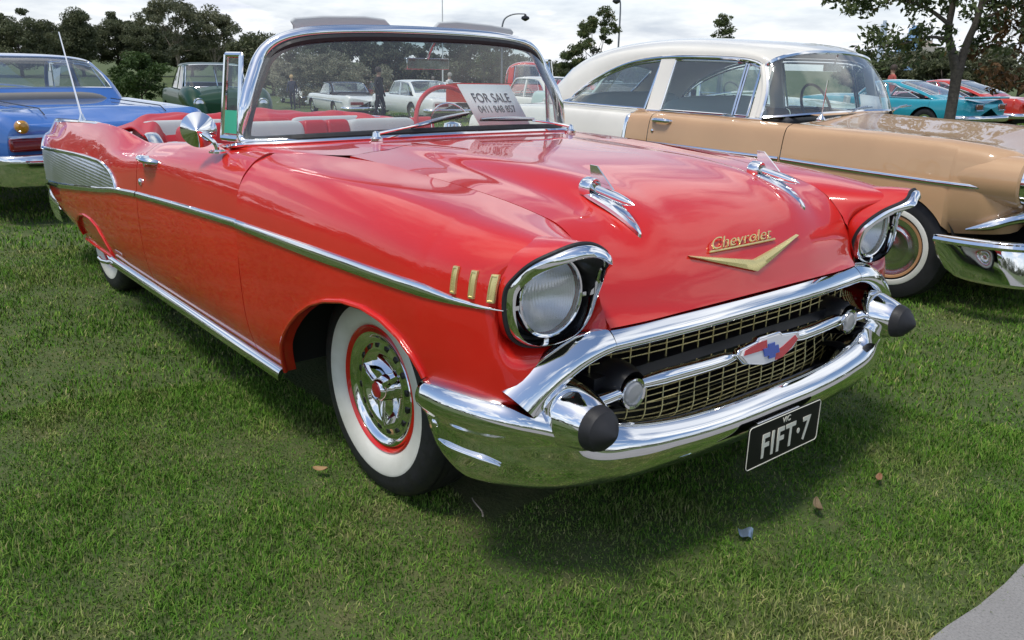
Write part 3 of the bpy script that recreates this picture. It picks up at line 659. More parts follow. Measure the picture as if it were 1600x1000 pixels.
# ---- front bumper: blade with wrap-round wings
BC = np.array([
 [(.70,0,.420),(.79,0,.424),(.832,0,.420),(.862,0,.400),(.871,0,.370),(.860,0,.335),(.833,0,.300),(.80,0,.285)],
 [(.70,.2,.420),(.788,.2,.424),(.830,.2,.420),(.860,.2,.400),(.869,.2,.370),(.858,.2,.335),(.831,.2,.300),(.798,.2,.285)],
 [(.68,.4,.424),(.775,.4,.430),(.818,.4,.426),(.848,.4,.404),(.856,.4,.374),(.845,.4,.336),(.816,.4,.300),(.785,.4,.285)],
 [(.66,.55,.435),(.75,.55,.446),(.795,.55,.442),(.827,.55,.416),(.836,.55,.382),(.826,.55,.340),(.797,.55,.302),(.765,.55,.286)],
 [(.63,.67,.455),(.71,.67,.472),(.755,.67,.468),(.785,.675,.435),(.792,.68,.395),(.782,.675,.346),(.756,.665,.304),(.73,.66,.287)],
 [(.62,.735,.505),(.68,.745,.520),(.732,.766,.512),(.760,.776,.470),(.744,.767,.425),(.736,.762,.375),(.712,.750,.314),(.69,.74,.290)],
 [(.60,.785,.535),(.645,.805,.550),(.704,.842,.534),(.726,.854,.490),(.696,.834,.438),(.686,.827,.385),(.662,.811,.322),(.64,.795,.293)],
 [(.56,.83,.543),(.585,.860,.556),(.628,.903,.541),(.642,.916,.495),(.614,.891,.442),(.604,.881,.390),(.587,.867,.330),(.57,.85,.300)],
 [(.50,.86,.543),(.51,.892,.554),(.529,.933,.538),(.535,.945,.496),(.524,.915,.448),(.530,.905,.398),(.538,.895,.345),(.535,.875,.318)],
 [(.455,.88,.538),(.455,.905,.547),(.457,.938,.532),(.460,.948,.497),(.463,.920,.455),(.472,.911,.412),(.492,.902,.368),(.490,.885,.345)]])
BL = BC[1:].copy(); BL[..., 1] *= -1; BF = np.concatenate([BL[::-1], BC], 0)
bs = np.concatenate([[0], np.cumsum(np.linalg.norm(np.diff(BF[:, 4], axis=0), axis=1))])
B1 = hermite(bs, BF, np.linspace(0, bs[-1], 170)); B2 = np.swapaxes(hermite(np.arange(8.), np.swapaxes(B1, 0, 1), np.linspace(0, 7, 46)), 0, 1)
mb = MB(); mb.grid(B2, flip=True); bumper = mb.build('front_bumper', M['chrome'], car, angle=70, solid=.004)
for sy in (-1, 1):
    c = (0, .697, .487); mb = MB(sy); mb.lathe([(.585,.070),(.62,.083),(.66,.087),(.71,.085),(.76,.077),(.80,.064),(.818,.0565),(.822,.054)], c, 'x', 44); bu = mb.build('bullet', M['chrome'], bumper, angle=60)
    mb = MB(sy); mb.lathe([(.806,.054),(.818,.0555),(.834,.0530),(.848,.0470),(.850,.0435),(.862,.0330),(.874,.0185),(.882,.0075),(.8845,.0004)], c, 'x', 40); mb.build('rubber_tip', M['rubber'], bu, angle=25)
    for p, nn in (((.492,.914,.440),(.1,1,0)), ((.790,.640,.352),(.9,.35,0))):
        a = np.array(nn)/np.linalg.norm(nn); rot = Vector((1,0,0)).rotation_difference(Vector(a)).to_matrix()
        pr = [(-.004,.013),(.002,.012),(.006,.008),(.0075,.0005)]; t = np.linspace(0, 2*np.pi, 16, endpoint=False)
        mb = MB(sy); mb.grid(np.array([[np.array(rot @ Vector((u, r*math.cos(q), r*math.sin(q)))) + p for q in t] for u, r in pr]), cv=True)
        mb.build('bolt', M['chrome'], bumper)
    mb = MB(sy); p = curve([(.500,.909,.398),(.545,.905,.393),(.60,.884,.387),(.640,.862,.380),(.662,.846,.372)], 20); mb.tube(p, np.interp(np.arange(20), [0,3,13,19], [.002,.007,.011,.003]), 10); mb.build('crease', M['chrome'], bumper)
# ---- number plate
pc = (.884, -.012, .303); tl = (-.06, 0, 1)
mb = MB(); a = np.linspace(0, 2*np.pi, 32, endpoint=False); rr = lambda w, h, r: [(np.sign(math.cos(t))*(w-r) + r*math.cos(t), np.sign(math.sin(t))*(h-r) + r*math.sin(t)) for t in a + .05]
mb.prism(rr(.174,.0645,.012), pc, (0,1,0), (0,0,1), .003); npl = mb.build('number_plate', M['plate'], car, smooth=False)
mb = MB(); q = np.array(rr(.1715,.062,.011)); mb.tube(np.stack([np.full(32, pc[0]+.0035), pc[1]+q[:,0], pc[2]+q[:,1]], -1), .0014, 5, closed=True); mb.build('plate_border', M['cream_ink'], npl)
text_mesh('plate_lettering', 'FIFT·7', .098, M['cream_ink'], npl, frame((pc[0]+.0042, pc[1]+.006, pc[2]-.012), (0,1,0), (0,0,1)), .0008, xs=.80, space=1.18, bold=.0022)
text_mesh('plate_lettering', 'VIC', .024, M['cream_ink'], npl, frame((pc[0]+.0042, pc[1]+.0, pc[2]+.046), (0,1,0), (0,0,1)), .0008, xs=1.05)
mb = MB(); mb.box((.868,-.012,.335), (.024,.20,.03)); mb.build('plate_bracket', M['chrome_old'], npl)
# ---- hood rockets
for sy in (-1, 1):
    y0 = .374; z = lambda x: hood_z(x, y0); mb = MB(sy); a = np.linspace(0, 2*np.pi, 40, endpoint=False); G = []
    for k, lift in ((1.0, -.004), (1.0, .006), (.82, .010), (.70, .004), (.01, .004)):
        G.append([(.525 + .108*math.cos(t)*k, y0 + .027*math.sin(t)*k*(1 - .35*math.cos(t)), z(min(.525 + .108*math.cos(t)*k, .634)) + lift) for t in a])
    mb.grid(np.array(G), cv=True); rk = mb.build('hood_ornament', M['chrome'], car)
    zb = z(.46) + .020; ax_ = np.array([.985, 0, -.17]); ctr = lambda x: (x, y0, zb - .17*(x-.46))
    mb = MB(sy); mb.lathe([(.425,.026),(.432,.0285),(.462,.0285),(.466,.026),(.464,.022),(.450,.012)], (0, y0, zb), 'x', 26)
    mb.build('collar', M['chrome'], rk)
    mb = MB(sy); xs = np.linspace(.445, .606, 16); mb.tube([ctr(x) for x in xs], np.interp(xs, [.445,.46,.54,.57,.59,.606], [.015,.0135,.0135,.011,.007,.0006]), 14); mb.build('bullet_nose', M['chrome'], rk)
    mb = MB(sy); F0 = [(.440,.061),(.466,.060),(.530,.004),(.450,.010)]
    V = [(x, y0 + w*(1 if h > .05 else 1.6), zb + h) for w in (-.0022, .0022) for x, h in F0]; mb.add(V, [(0,1,2,3),(7,6,5,4),(0,4,5,1),(1,5,6,2),(2,6,7,3),(3,7,4,0)]); mb.build('fin', M['chrome'], rk, smooth=False)
# ---- V emblem and script
mb = MB(); G = []
for t in np.linspace(-1, 1, 41):
    lo, hi = .736 + .066*abs(t), .767 + .038*abs(t); y = .25*t
    G.append([(hood_x(z, y) + dx, y, z) for z, dx in ((lo, -.002), (lo+.001, .007), ((lo+hi)/2, .010), (hi-.001, .007), (hi, -.002))])
mb.grid(np.array(G), flip=True); mb.build('v_emblem', M['gold'], hood, angle=25)
sx = hood_x(.823, -.03); tv = Vector((hood_x(.845, 0) - hood_x(.80, 0), 0, .045)).normalized()
text_mesh('script_lettering', 'Chevrolet', .047, M['gold'], hood, frame((sx + .0095, -.035, .823), (0, 1, .004), tv), .0022, xs=1.42, shear=.6, bold=-.0006)
mb = MB(); mb.tube([(hood_x(.806, y) + .006, y, .806 + .004*(y+.1)) for y in np.linspace(-.17, .125, 12)], .0032, 6); mb.build('script_underline', M['gold'], hood)

# ---- wheels
def wheel_template(parent):
    w = bpy.data.objects.new('wheel', None); COL.objects.link(w); w.parent = parent
    prof = [(-.10,.185),(-.098,.23),(-.100,.27),(-.092,.305),(-.075,.326),(-.045,.333),(0,.335),(.045,.333),(.072,.328),(.090,.312),(.097,.285),(.0975,.262)]
    mb = MB(); mb.lathe(prof, (0,0,0), 'y', 64)
    for k in (-.05, -.025, 0, .025, .05): mb.lathe([(k-.003,.3355),(k,.336),(k+.003,.3355)], (0,0,0), 'y', 64)
    mb.build('tyre', M['rubber'], w, angle=50)
    mb = MB(); mb.lathe([(.0975,.2625),(.0982,.260),(.0985,.255),(.096,.235),(.089,.212),(.080,.200),(.072,.196)], (0,0,0), 'y', 72); mb.build('whitewall', M['white'], w)
    mb = MB(); mb.lathe([(.070,.1985),(.080,.1975),(.083,.193),(.078,.187),(.066,.182),(.055,.178)], (0,0,0), 'y', 64); mb.build('rim', M['red'], w)
    mb = MB(); mb.lathe([(.058,.183),(.070,.181),(.077,.176),(.075,.169),(.066,.160),(.060,.152),(.061,.140),(.065,.126),(.066,.116),(.063,.108),(.056,.098),(.049,.080),(.046,.060),(.047,.040)], (0,0,0), 'y', 72)
    hc = mb.build('hub_cap', M['chrome'], w, angle=70)
    for k in range(16):
        t = 2*math.pi*(k+.5)/16; mb = MB(); c, s_ = math.cos(t), math.sin(t); rm = np.array([[c,0,s_],[0,1,0],[-s_,0,c]])
        mb.box(np.array([.133*s_, .0610, .133*c]), (.020, .010, .015), rm); mb.build('slot', M['black'], hc, bevel=.003)
    mb = MB(); mb.lathe([(.040,.042),(.072,.037),(.084,.033),(.088,.029),(.084,.025)], (0,0,0), 'y', 32)
    for k in range(3):
        t = 2*math.pi*k/3 + 1.15; c, s_ = math.cos(t), math.sin(t); d = np.array([s_,0,c]); e = np.array([c,0,-s_])
        V = []
        for r_, wd, h in ((.030,.012,.082),(.075,.008,.080),(.116,.004,.070)):
            for sg in (-1, 1):
                V += [d*r_ + e*wd*sg + [0,h-.016,0], d*r_ + e*wd*sg*.6 + [0,h,0]]
        idx = lambda i, j: i*4 + j
        F = []
        for i in range(2): F += [(idx(i,0),idx(i+1,0),idx(i+1,1),idx(i,1)), (idx(i,1),idx(i+1,1),idx(i+1,3),idx(i,3)), (idx(i,3),idx(i+1,3),idx(i+1,2),idx(i,2))]
        F.append((8,10,11,9)); mb.add(V, F)
    mb.build('spinner', M['chrome'], hc)
    mb = MB(); mb.lathe([(.083,.026),(.089,.022),(.092,.012),(.093,.0005)], (0,0,0), 'y', 24); mb.build('hub_badge', M['red_enamel'], hc)
    return w
w0 = wheel_template(car); w0.location = (0, -.705, .335); w0.rotation_euler = (0, 0, R(180))
for loc, rz in (((-2.92,-.715,.335), 180), ((0,.705,.335), 0), ((-2.92,.715,.335), 0)):
    w = copy_tree(w0, car); w.location = loc; w.rotation_euler = (0, R(23), R(rz))

# ---- rear deck, rear bumper, underbody
mb = MB(); G = []
for x in np.linspace(-2.62, -4.02, 24):
    ye = flank_sec(max(x, -3.99))[8]; zc = float(np.interp(x, [-4.02,-3.9,-3.4,-2.6], [.74,.82,.875,.90]))
    G.append([(x, ye[1]*t, ye[2]*abs(t)**3 + zc*(1-abs(t)**3)) for t in np.linspace(-1, 1, 22)])
mb.grid(np.array(G)); e = np.array(G)[-1]; mb.grid(np.stack([e, e*[1,1,.9]-[.01,0,0], e*[1,1,.55]-[.03,0,0]], 0)); mb.build('trunk_lid', M['red'], car)
RB = np.array([[(-3.62,.868,.42),(-3.62,.882,.40),(-3.62,.885,.36),(-3.62,.872,.285)],[(-3.9,.855,.46),(-3.92,.875,.43),(-3.92,.880,.37),(-3.90,.862,.29)],[(-4.03,.78,.47),(-4.09,.79,.44),(-4.09,.795,.37),(-4.06,.78,.30)],[(-4.08,.5,.47),(-4.14,.5,.44),(-4.14,.5,.37),(-4.11,.5,.30)],[(-4.10,0,.47),(-4.16,0,.44),(-4.16,0,.37),(-4.13,0,.30)]])
RB = np.concatenate([RB * [1,-1,1], RB[:-1][::-1]], 0); rs = np.arange(9.)
rb = np.swapaxes(hermite(np.arange(4.), np.swapaxes(hermite(rs, RB, np.linspace(0, 8, 80)), 0, 1), np.linspace(0, 3, 18)), 0, 1)
mb = MB(); mb.grid(rb); rbo = mb.build('rear_bumper', M['chrome'], car)
for sy in (-1, 1):
    mb = MB(sy); mb.lathe([(-4.17,.002),(-4.165,.03),(-4.14,.05),(-4.02,.062),(-3.95,.05)], (0,.80,.475), 'x', 24); mb.build('bumper_end', M['chrome'], rbo)
mb = MB(); mb.box((-1.85, 0, .30), (4.1, 1.10, .05)); mb.box((-1.46, 0, .31), (1.9, 1.62, .04)); mb.box((.25, 0, .36), (.60, .80, .12)); mb.build('floor_pan', M['dark'], car)
# ---- cabin
mb = MB(); mb.box((-1.55, 0, .38), (1.8, 1.5, .04)); mb.build('carpet', M['redvinyl'], car)
a = curve(WB, 40); dsh = np.concatenate([(a*[1,-1,1])[::-1], a[1:]], 0)
mb = MB(); mb.grid(np.stack([dsh+[-.03,0,-.002], dsh*[1,.97,1]+[-.16,0,-.006], dsh*[1,.96,1]+[-.24,0,-.03], dsh*[1,.95,1]+[-.25,0,-.10], dsh*[1,.94,1]+[-.16,0,-.26]], 1)); mb.build('dashboard', M['red'], car)
def cushion(name, c, size, m, parent, e=4.0, tilt=0, n=26):
    'rounded cushion block'
    mb = MB(); u = np.linspace(-math.pi/2, math.pi/2, n); w = np.linspace(-math.pi, math.pi, 2*n, endpoint=False); f = lambda t: np.sign(t)*abs(t)**(2/e)
    U, W = np.meshgrid(u, w, indexing='ij'); X = np.stack([f(np.cos(U))*f(np.cos(W))*size[0]/2, f(np.cos(U))*f(np.sin(W))*size[1]/2, f(np.sin(U))*size[2]/2], -1)
    ct, st = math.cos(tilt), math.sin(tilt); X = np.stack([X[...,0]*ct - X[...,2]*st, X[...,1], X[...,0]*st + X[...,2]*ct], -1)
    mb.grid(X + np.array(c), cv=True); return mb.build(name, m, parent)
fsn = bpy.data.objects.new('front_seat', None); COL.objects.link(fsn); fsn.parent = car
for y, wd, m in ((-.55,.26,'redvinyl'), (-.26,.32,'greyvinyl'), (-.04,.12,'redvinyl'), (.085,.12,'redvinyl'), (.345,.40,'greyvinyl'), (.60,.12,'redvinyl')):
    cushion('backrest_panel', (-1.86, y, .755), (.15, wd+.01, .46), M[m], fsn, 9, R(8)); cushion('cushion_panel', (-1.58, y, .50), (.56, wd, .18), M[m], fsn, 5)
rsn = bpy.data.objects.new('rear_seat', None); COL.objects.link(rsn); rsn.parent = car
for y, wd, m in ((-.42,.50,'greyvinyl'), (0,.36,'redvinyl'), (.42,.50,'greyvinyl')):
    cushion('backrest_panel', (-2.58, y, .72), (.15, wd+.01, .46), M[m], rsn, 9, R(12)); cushion('cushion_panel', (-2.34, y, .48), (.5, wd, .18), M[m], rsn, 5)
# folded roof under its red boot
mb = MB(); n, m = 90, 40; us = np.linspace(-1, 1, n); vs_ = np.linspace(0, 1, m); G = np.zeros((n, m, 3))
for i, u in enumerate(us):
    y = .80*u; wrap = float(np.interp(abs(u), [0,.7,1], [0,.0,.62])); sag = .012*math.sin(9*u+1) + .006*math.sin(23*u)
    for j, v in enumerate(vs_):
        x = -2.90 + .40*v + wrap*.85*(v**1.2); hgt = math.sin(math.pi*min(1, v*1.02))**.55
        G[i, j] = (x, y*(1 - .10*abs(u)**6), .90 - .05*abs(u)**3 + (.074 + sag*.7)*hgt + .007*math.sin(17*v + 7*u)*hgt - (.10*v**6))
mb.grid(G); mb.build('roof_boot', M['redvinyl'], car, solid=.01)
for sy in (-1, 1):
    mb = MB(sy); p = curve([(-2.26,.70,.90),(-2.10,.74,.925),(-1.98,.76,.905),(-1.90,.765,.86)], 12); mb.tube(p, .03, 8, squash=.35); mb.build('boot_rail', M['chrome_old'], car)
# steering wheel
mb = MB(); a = np.linspace(0, 2*np.pi, 48, endpoint=False); ax1 = np.array([0,1,0]); ax2 = np.array([-.36,0,.93]); sc_ = np.array([-1.28,.40,.975])
mb.tube(sc_ + .20*(np.cos(a)[:,None]*ax1 + np.sin(a)[:,None]*ax2), .011, 8, closed=True); sw = mb.build('steering_wheel', M['redvinyl'], car)
mb = MB(); 
for t in (R(200), R(340), R(270)): mb.tube([sc_ + [.03,0,-.02], sc_ + .195*(math.cos(t)*ax1 + math.sin(t)*ax2)], .009, 8)
mb.tube(sc_ + .12*(np.cos(a[4:44])[:,None]*ax1 + np.sin(a[4:44])[:,None]*ax2)*[1,1,1], .004, 6); mb.tube([sc_ + [.02,0,-.01], (-.95,.40,.84)], .02, 10); mb.lathe([(0,.045),(.02,.04),(.028,.01)], sc_, 'z', 20); mb.build('spokes', M['chrome'], sw)
# aerial on the right rear wing
mb = MB(); mb.lathe([(0,.020),(.01,.019),(.03,.011),(.045,.008)], (-3.15,-.795,.918), 'z', 16); mb.tube([(-3.15,-.795,.95),(-3.27,-.795,1.15),(-3.42,-.795,1.395)], [.0055,.0042,.003], 8); mb.build('aerial', M['chrome'], car)
# ---- for-sale sheet behind the windscreen
sale = thing('for_sale_sign', 'white for sale paper with phone number behind the windscreen of the red car', 'sign', (-.86,.30,1.0))
so = np.array([-.80,.345,1.011]); sax = np.array([-.03,.30,-.004]); say = np.array([-.052,-.088,.176])
mb = MB(); P = [so - sax*.5, so + sax*.5, so + sax*.5 + say, so - sax*.5 + say]; mb.add(np.array(P) - [-.86,.30,1.0], [(0,1,2,3)]); mb.build('sheet', M['paper'], sale, solid=.001)
fx = Vector(sax).normalized(); fy = Vector(say).normalized(); fz = fx.cross(fy); off = Vector((-.86,.30,1.0))
for body, k, sz in (('FOR SALE', .68, .060), ('0411 848 857', .42, .048)):
    c = Vector(so + say*k) - off + fz*.002
    me = text_mesh('lettering', body, sz, M['ink'], sale, Matrix(((fx.x,fy.x,fz.x,c.x),(fx.y,fy.y,fz.y,c.y),(fx.z,fy.z,fz.z,c.z),(0,0,0,1))), .0004, xs=.85 if 'F' in body else .82)
# ------------------------------------------------------------------ other cars: body pieces from a station table, cap-shaped roof, ruled windows
def gz(x, y=0):
    'the lawn falls gently away behind the first row'
    return 0.0 if x > -3.2 else -.035 * (min(-x - 3.2, 42.0)) * min(1.0, (-x - 3.2) / 2.5)
M['cabin'] = mat('dark_trim', (.045,.045,.05), .7)
M['autoglass'] = glass_mat('car_glass', (.86,.93,.91), 1.5, refl=.11, haze_dirt=.045)  # pale haze painted into the side glass as well, plus dirt spots
M['redring'] = mat('wheel_paint', (.48,.25,.12), .4)
def tab(S, k, x): t = sorted(S[k]); return float(np.interp(x, [a for a, b in t], [b for a, b in t]))
def car_section(S, x, deck, n=34):
    w, zb, zl = tab(S, 'w', x), tab(S, 'zb', x), tab(S, 'zl', x); full = zb - zl; z0 = zl
    for ax in S['ax']:
        d = abs(x - ax)
        if d < S['ar']: z0 = max(zl, S.get('az', .30) + (S['ar']**2 - d*d) ** .5 * S.get('asq', 1.0))
    tum = S.get('tum', .0)
    ctl = [(w*.93, zl), (w*.985, zl + .25*full), (w, zl + .52*full), (w*(.99 - tum*.3), zl + .78*full), (w*(.965 - tum*.6), zb - .035), (w*(.915 - tum), zb - .004), (w*(.87 - tum), zb)]
    P = hermite(np.arange(7.), np.array(ctl), np.linspace(0, 6, 40)); zz = P[:, 1]
    k = int(np.argmax(zz >= z0)) if z0 > zz[0] else 0
    q = np.linspace(k, 39, n); side = np.stack([np.interp(q, np.arange(40), P[:, 0]), np.interp(q, np.arange(40), zz)], -1)
    if k: side[0, 1] = z0
    if deck:
        zc = tab(S, 'zc', x); rdg = S.get('ridge', 0.0); t = np.linspace(0, 1, 14)[1:]
        yd = side[-1, 0] * (1 - t); zd = zb + (zc - zb) * np.sin(t*np.pi/2) ** 1.2 - rdg*np.sin(t*np.pi)
        side = np.concatenate([side, np.stack([yd, zd], -1)])
    return np.stack([np.full(len(side), x), side[:, 0], side[:, 1]], -1)
def body_piece(root, name, m, S, x0, x1, deck, cap0=False, cap1=False, n=40):
    base = np.linspace(x0, x1, n); ex = []
    for ax in S['ax']:
        for s in (-1, 1):
            e = ax + s*S['ar']; ex += list(e - s*np.array([.001,.004,.012,.03,.05]))
    xs = np.unique(np.concatenate([base, [e for e in ex if min(x0,x1) < e < max(x0,x1)]]))[::-1]
    G = np.array([car_section(S, x, deck) for x in xs]); mb = MB()
    def capfn(row, s):
        c = row.mean(0) * [1, 0, 1]; steps = [row]
        for k in (.93, .75, .4, .02): steps.append(np.stack([row[:, 0] + s*S.get('capd', .05)*(1-k)**.5, row[:, 1]*k, c[2] + (row[:, 2]-c[2])*(k if k < .9 else .97)], -1))
        return np.array(steps)
    for sy in (-1, 1):
        if sy > 0 and not deck: mb.build(name, m, root, angle=50); mb = MB()
        mb.sy = sy; mb.grid(G)
        if cap0: mb.grid(capfn(G[0], 1), flip=True)
        if cap1: mb.grid(capfn(G[-1], -1))
    return mb.build(name, m, root, angle=50)
def gwheel(root, loc, r, wd, side, cap='chrome', ring=None, white=None, template=None, cs=1.0):
    if template is not None: w = copy_tree(template, root)
    else:
        w = bpy.data.objects.new('wheel', None); COL.objects.link(w); w.parent = root
        mb = MB(); h = wd/2; mb.lathe([(-h,r*.6),(-h,r*.85),(-h*.85,r*.96),(-h*.5,r),(h*.5,r),(h*.85,r*.965),(h,r*.86),(h*.99,r*.70),(h*.9,r*.60),(h*.75,r*.52)], (0,0,0), 'y', 40); mb.build('tyre', M['rubber'], w)
        if white: mb = MB(); mb.lathe([(h+.001,r*white[0]),(h+.004,r*(white[0]-.02)),(h+.003,r*white[1]),(h,r*(white[1]-.01))], (0,0,0), 'y', 48); mb.build('whitewall', M['white'], w)
        if ring: mb = MB(); mb.lathe([(h*.88,r*.595),(h*.97,r*.585),(h*.95,r*.545),(h*.7,r*.50)], (0,0,0), 'y', 44); mb.build('rim', ring, w)
        mb = MB(); mb.lathe([(u_, max(r_*cs, .0005)) for u_, r_ in [(h*.72,r*.60),(h*.9,r*.585),(h*.9,r*.55),(h*.80,r*.50),(h*.78,r*.42),(h*.86,r*.38),(h*.90,r*.34),(h*.86,r*.30),(h*1.0,r*.16),(h*1.04,r*.05),(h*1.04,.0)]], (0,0,0), 'y', 44)
        mb.build('hub_cap', M[cap] if isinstance(cap, str) else cap, w, angle=60)
    w.location = loc; w.rotation_euler = (0, 0, 0 if side > 0 else math.pi); return w
def ring_tube(root, name, pts, r, m, closed=True):
    mb = MB(); mb.tube(np.asarray(pts), r, 6, closed=closed); return mb.build(name, m, root)
def greenhouse(root, S, roofm, trim=None, trim_r=.008):
    E = np.array(S['E'], float); C = np.array(S['C'], float); K, N = S.get('K', 60), 26
    ts = np.arange(len(E)); q = np.linspace(0, len(E)-1, K); e = hermite(ts, E, q); c = hermite(ts, C, q)
    th = np.linspace(0, np.pi/2, N); pw_ = np.interp(np.arange(K), [0, 8], [.95, S.get('sq', .62)]); ce = np.cos(th)[None, :].clip(1e-9) ** pw_[:, None]; se = np.sin(th) ** S.get('sq2', .8)
    H = np.stack([e[:, None, 0] + (c-e)[:, None, 0]*se[None, :], e[:, None, 1]*ce, e[:, None, 2] + (c-e)[:, None, 2]*se[None, :]], -1)
    F = np.concatenate([H*[1,-1,1], H[:, :-1][:, ::-1]], 1); NN = F.shape[1]
    r0, r1, jm = S.get('rw', (K-2, K-2, 4)); j0, j1 = jm, NN-1-jm
    mb = MB()
    mb.grid(F[:r0+1], flip=True); mb.grid(F[r0:r1+1, :j0+1], flip=True); mb.grid(F[r0:r1+1, j1:], flip=True); mb.grid(F[r1:], flip=True)
    roof = mb.build('roof', roofm, root, angle=60)
    if r1 > r0 + 1:
        W = F[r0:r1+1, j0:j1+1]; cen = W.reshape(-1, 3).mean(0); mb = MB(); mb.grid(W + [0, 0, -.004], flip=True); g = mb.build('rear_window', M['autoglass'], root)
        if trim: loop = np.concatenate([W[0], W[1:, -1], W[-1][::-1][1:], W[1:-1, 0][::-1]]); ring_tube(g, 'frame', loop, trim_r*1.2, trim)
    # windscreen
    wb = curve(S['wb'], N); wb = np.concatenate([wb[::-1]*[1,-1,1], wb[1:]], 0); top = F[0][::-1] if F[0][0, 1]*wb[0, 1] < 0 else F[0]
    v = np.linspace(0, 1, 10); W = wb[:, None] + (top - wb)[:, None]*v[None, :, None] + np.array([.03,0,.01])*np.sin(v*np.pi)[None, :, None]
    mb = MB(); mb.grid(W); ws = mb.build('windscreen', M['autoglass'], root, angle=80)
    ring_tube(ws, 'frame', np.concatenate([wb, W[-1, 1:], top[::-1][1:], W[0, 1:-1][::-1]]), trim_r*1.7, trim or roofm)
    for s in (0, -1):
        mb = MB(); mb.tube(curve(W[s] - [.02, 0, 0], 8), S.get('ap', .022), 8); mb.build('pillar', roofm, root)
    # side windows: list of (bottom front x, bottom rear x, top front x, top rear x)
    ex = e[::-1, 0]; yb, zb = S['wy'], S['wz']
    def up(x, k): return float(np.interp(x, ex, e[::-1, k]))
    for sy in (-1, 1):
        for (a, b, ta, tb) in S['win']:
            n = 16; lo = np.stack([np.linspace(a, b, n), np.array([tab(S, 'wy', x) for x in np.linspace(a, b, n)]), np.array([tab(S, 'wz', x) for x in np.linspace(a, b, n)])], -1)
            hx = np.linspace(ta, tb, n); hi = np.stack([hx, [up(x, 1) + .004 for x in hx], [up(x, 2) - .035 for x in hx]], -1); hi[:, 2] = np.maximum(hi[:, 2], lo[:, 2] + .003)
            W = lo[:, None] + (hi - lo)[:, None]*np.linspace(0, 1, 5)[None, :, None]
            mb = MB(sy); mb.grid(W, flip=True); g = mb.build('side_window', M['autoglass'], root)
            mb = MB(sy); mb.tube(np.concatenate([lo, W[-1, 1:], hi[::-1][1:], W[0, 1:-1][::-1]]), trim_r, 6, closed=True); mb.build('frame', trim or roofm, g)
        for (xb, xt, wd) in S['pil']:
            p0 = np.array([xb, tab(S, 'wy', xb) - .004, tab(S, 'wz', xb) - .02]); p1 = np.array([xt, up(xt, 1), up(xt, 2)])
            V = [p0 + [wd/2,0,0], p0 - [wd/2,0,0], p1 - [wd/2,0,0], p1 + [wd/2,0,0]]; V += [k - np.array([0,.03,0]) for k in V]
            mb = MB(sy); mb.add(V, [(0,1,2,3),(7,6,5,4),(0,3,7,4),(1,5,6,2)]); mb.build('pillar', roofm, root, smooth=False)
        # drip rail
        mb = MB(sy); k = int(K*S.get('drip', .75)); mb.tube(e[:k] + [0,.004,-.012], trim_r*1.3, 6); mb.build('drip_rail', trim or roofm, roof)
    return roof
def seats(root, rows, m, yw=.62, zc=.62):
    for x in rows:
        cushion('seat_back', (x, 0, zc + .02), (.16, 2*yw, .52), m, root, 5, R(10), 14); cushion('seat_cushion', (x + .28, 0, zc - .22), (.5, 2*yw, .18), m, root, 5, 0, 14)
def wheel_ring(root, c, r=.19, m=None):
    a = np.linspace(0, 2*np.pi, 30, endpoint=False); c = np.array(c); mb = MB()
    mb.tube(c + r*(np.cos(a)[:, None]*[0,1,0] + np.sin(a)[:, None]*np.array([-.4,0,.9])), .010, 6, closed=True); mb.tube([c - [0,r,0], c + [0,r,0]], .008, 6); mb.tube([c, c + [.3,0,-.12]], .015, 6); mb.build('steering_wheel', m or M['cabin'], root)
def dark_floor(root, x0, x1, w, z=.30):
    mb = MB(); mb.box(((x0+x1)/2, 0, z), (abs(x1-x0), 2*w, .10)); mb.build('floor_pan', M['dark'], root)
def wells(root, S, yw):
    for ax in S['ax']:
        for sy in (-1, 1):
            mb = MB(sy); r = S['ar'] + .03; mb.lathe([(yw-.32, r), (yw-.02, r)], (ax,0,S.get('az',.30)), 'y', 22, -math.pi*.5, math.pi*.5); mb.lathe([(yw-.32, r), (yw-.32, .01)], (ax,0,S.get('az',.30)), 'y', 22, -math.pi*.5, math.pi*.5); mb.build('wheel_well', M['dark'], root)

